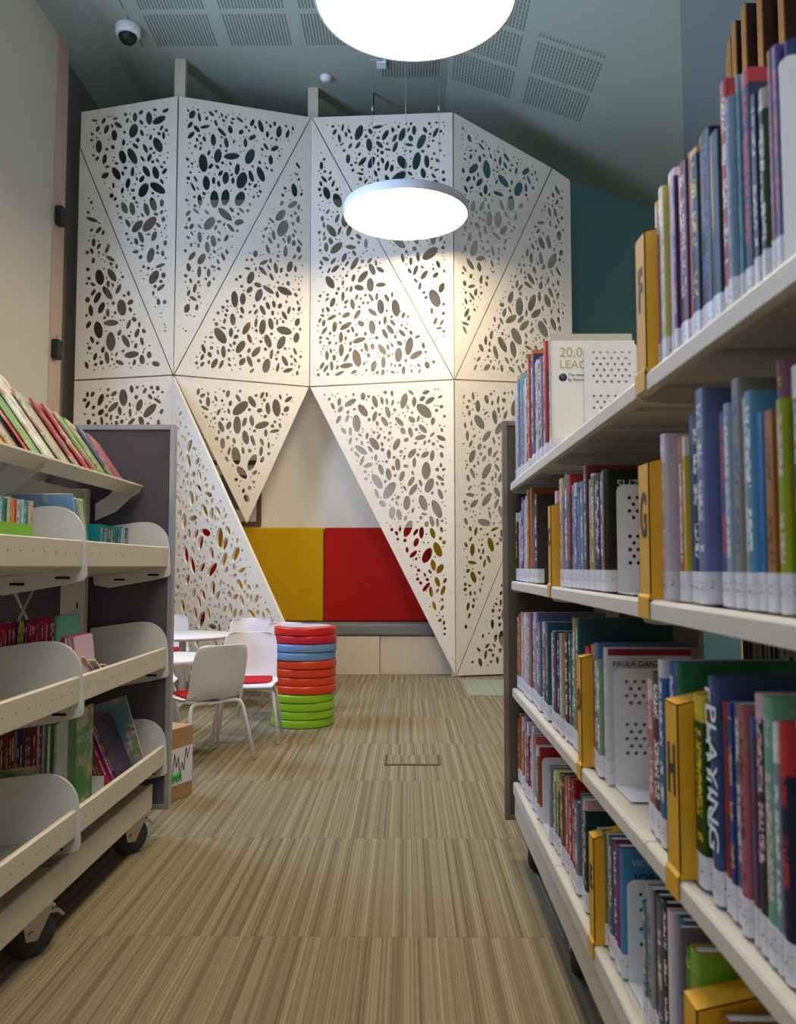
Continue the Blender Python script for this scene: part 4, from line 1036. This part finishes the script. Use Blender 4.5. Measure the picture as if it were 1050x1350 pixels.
face_book(-1.17, 3.28, LO - .005, .16, .275, .006, '7c9cb0', RY(-.3), 'grey-blue picture book leaning at the right of the bright row, lower left bin', 'covers turned out in the lower left bin')
t = empty('low_bookend', (-1.25, 2.93, LO), label='low white metal bookend lying in front of the bright row, lower left bin', cat='bookend')
MB().box((0, 0, -.01), (.20, .002, .085)).build('plate', M_BIN, t, bevel=.001)
MB().box((.0, -.1, -.008), (.2, 0, -.006)).build('foot_plate', M_BIN, t)
# display shelf: picture books leaning back, each lying on the one before
n_ = Vector((.816, 0, .578)); up_ = Vector((-.578, 0, .816))
dis = [(1.93, .25, .3, 'c83c2c', 'red picture book leftmost on the display shelf'), (2.09, .2, .3, 'ececec', 'white picture book at the left end of the display shelf'), (2.30, .17, .27, 'd88c5c', 'orange picture book beside the white one on the display shelf'),
       (2.37, .18, .28, 'c8c4c4', 'pale grey picture book with a dark edge on the display shelf'), (2.44, .24, .335, 'b82420', 'red edged picture book under the green one on the display shelf'), (2.475, .25, .345, '5c9c3c', 'large green and yellow picture book on the display shelf'),
       (2.59, .22, .335, 'f2f2f0', 'bright white picture book resting on the green one, display shelf'), (2.72, .2, .29, 'bcb8a4', 'grey-green picture book in the middle of the display shelf'), (2.85, .18, .285, 'a82430', 'dark red edged picture book on the display shelf'),
       (2.93, .2, .28, 'b8243c', 'crimson picture book right of the dark red one on the display shelf'), (3.01, .2, .265, '7c9c50', 'olive green picture book on the display shelf'), (3.09, .19, .255, '8ca85c', 'light green picture book near the right end of the display shelf'),
       (3.19, .18, .24, '2c4c70', 'navy blue picture book near the right end of the display shelf'), (3.275, .16, .225, 'c87888', 'pink and red picture book rightmost on the display shelf')]
for i, (y, w, h, c_, lb) in enumerate(dis):
    t = min([.0085] + [.9 * .132 * abs(dis[q][0] - y) for q in (i - 1, i + 1) if 0 <= q < len(dis)])
    w = min(w, 3.45 - y); h *= 1.12 + .1 * (y < 2.7)
    nxt = .03 if i else .004
    yaw = math.atan2(.012 + .004, .12)
    # local axes: x = along the shelf, z = up the cover, -y = outwards
    yv = -n_; xv = (Vector((0, 1, 0)) * math.cos(yaw) - n_ * math.sin(yaw)); zv = up_; yv = zv.cross(xv)
    org = Vector((-1.152, y, 1.404)) + n_ * (.012 + w * math.sin(yaw)) + up_ * .002
    M = Matrix(((xv.x, yv.x, zv.x, 0), (xv.y, yv.y, zv.y, 0), (xv.z, yv.z, zv.z, 0), (0, 0, 0, 1)))
    face_book(org.x, org.y, org.z, w, h, t, c_, M, lb, 'picture books leaning on the display shelf')
# ------------------------------------------------------------------ daylight, camera, view
def area(name, loc, rot, sx, sy, e, c):
    l = D.lights.new(name, 'AREA'); l.shape = 'RECTANGLE'; l.size = sx; l.size_y = sy; l.energy = e; l.color = c
    o = D.objects.new(name, l); COL.objects.link(o); o.location = loc; o.rotation_euler = rot; return o
area('window_daylight', (XL - .35, (WY0 + WY1) / 2, (WZ0 + WZ1) / 2), (0, -PI / 2, 0), WZ1 - WZ0, WY1 - WY0, 330, (.42, .6, 1.0))
area('window_daylight', ((BX0 + BX1) / 2, YN - .4, (BZ0 + BZ1) / 2), (PI / 2 - .35, 0, 0), BX1 - BX0, BZ1 - BZ0, 130, (.72, .83, 1.0))
w = D.worlds.new('world'); SC.world = w; w.use_nodes = True
w.node_tree.nodes['Background'].inputs[0].default_value = (.6, .75, 1, 1); w.node_tree.nodes['Background'].inputs[1].default_value = .6
cam = D.cameras.new('camera'); co = D.objects.new('camera', cam); COL.objects.link(co)
cam.sensor_fit = 'VERTICAL'; cam.sensor_height = 22.3; cam.lens = 1100 / 1350 * 22.3
co.location = (0, 0, 1.1); co.rotation_euler = (PI / 2 + math.atan(72 / 1100), 0, math.atan(12 / 1100))
cam.clip_start = .05; cam.dof.use_dof = True; cam.dof.focus_distance = 4.6; cam.dof.aperture_fstop = 3.5
SC.camera = co
vs = SC.view_settings; vs.view_transform = 'Standard'; vs.look = 'None'; vs.exposure = .22; vs.gamma = 1; vs.use_curve_mapping = False
SC.cycles.max_bounces = 8; SC.cycles.diffuse_bounces = 4
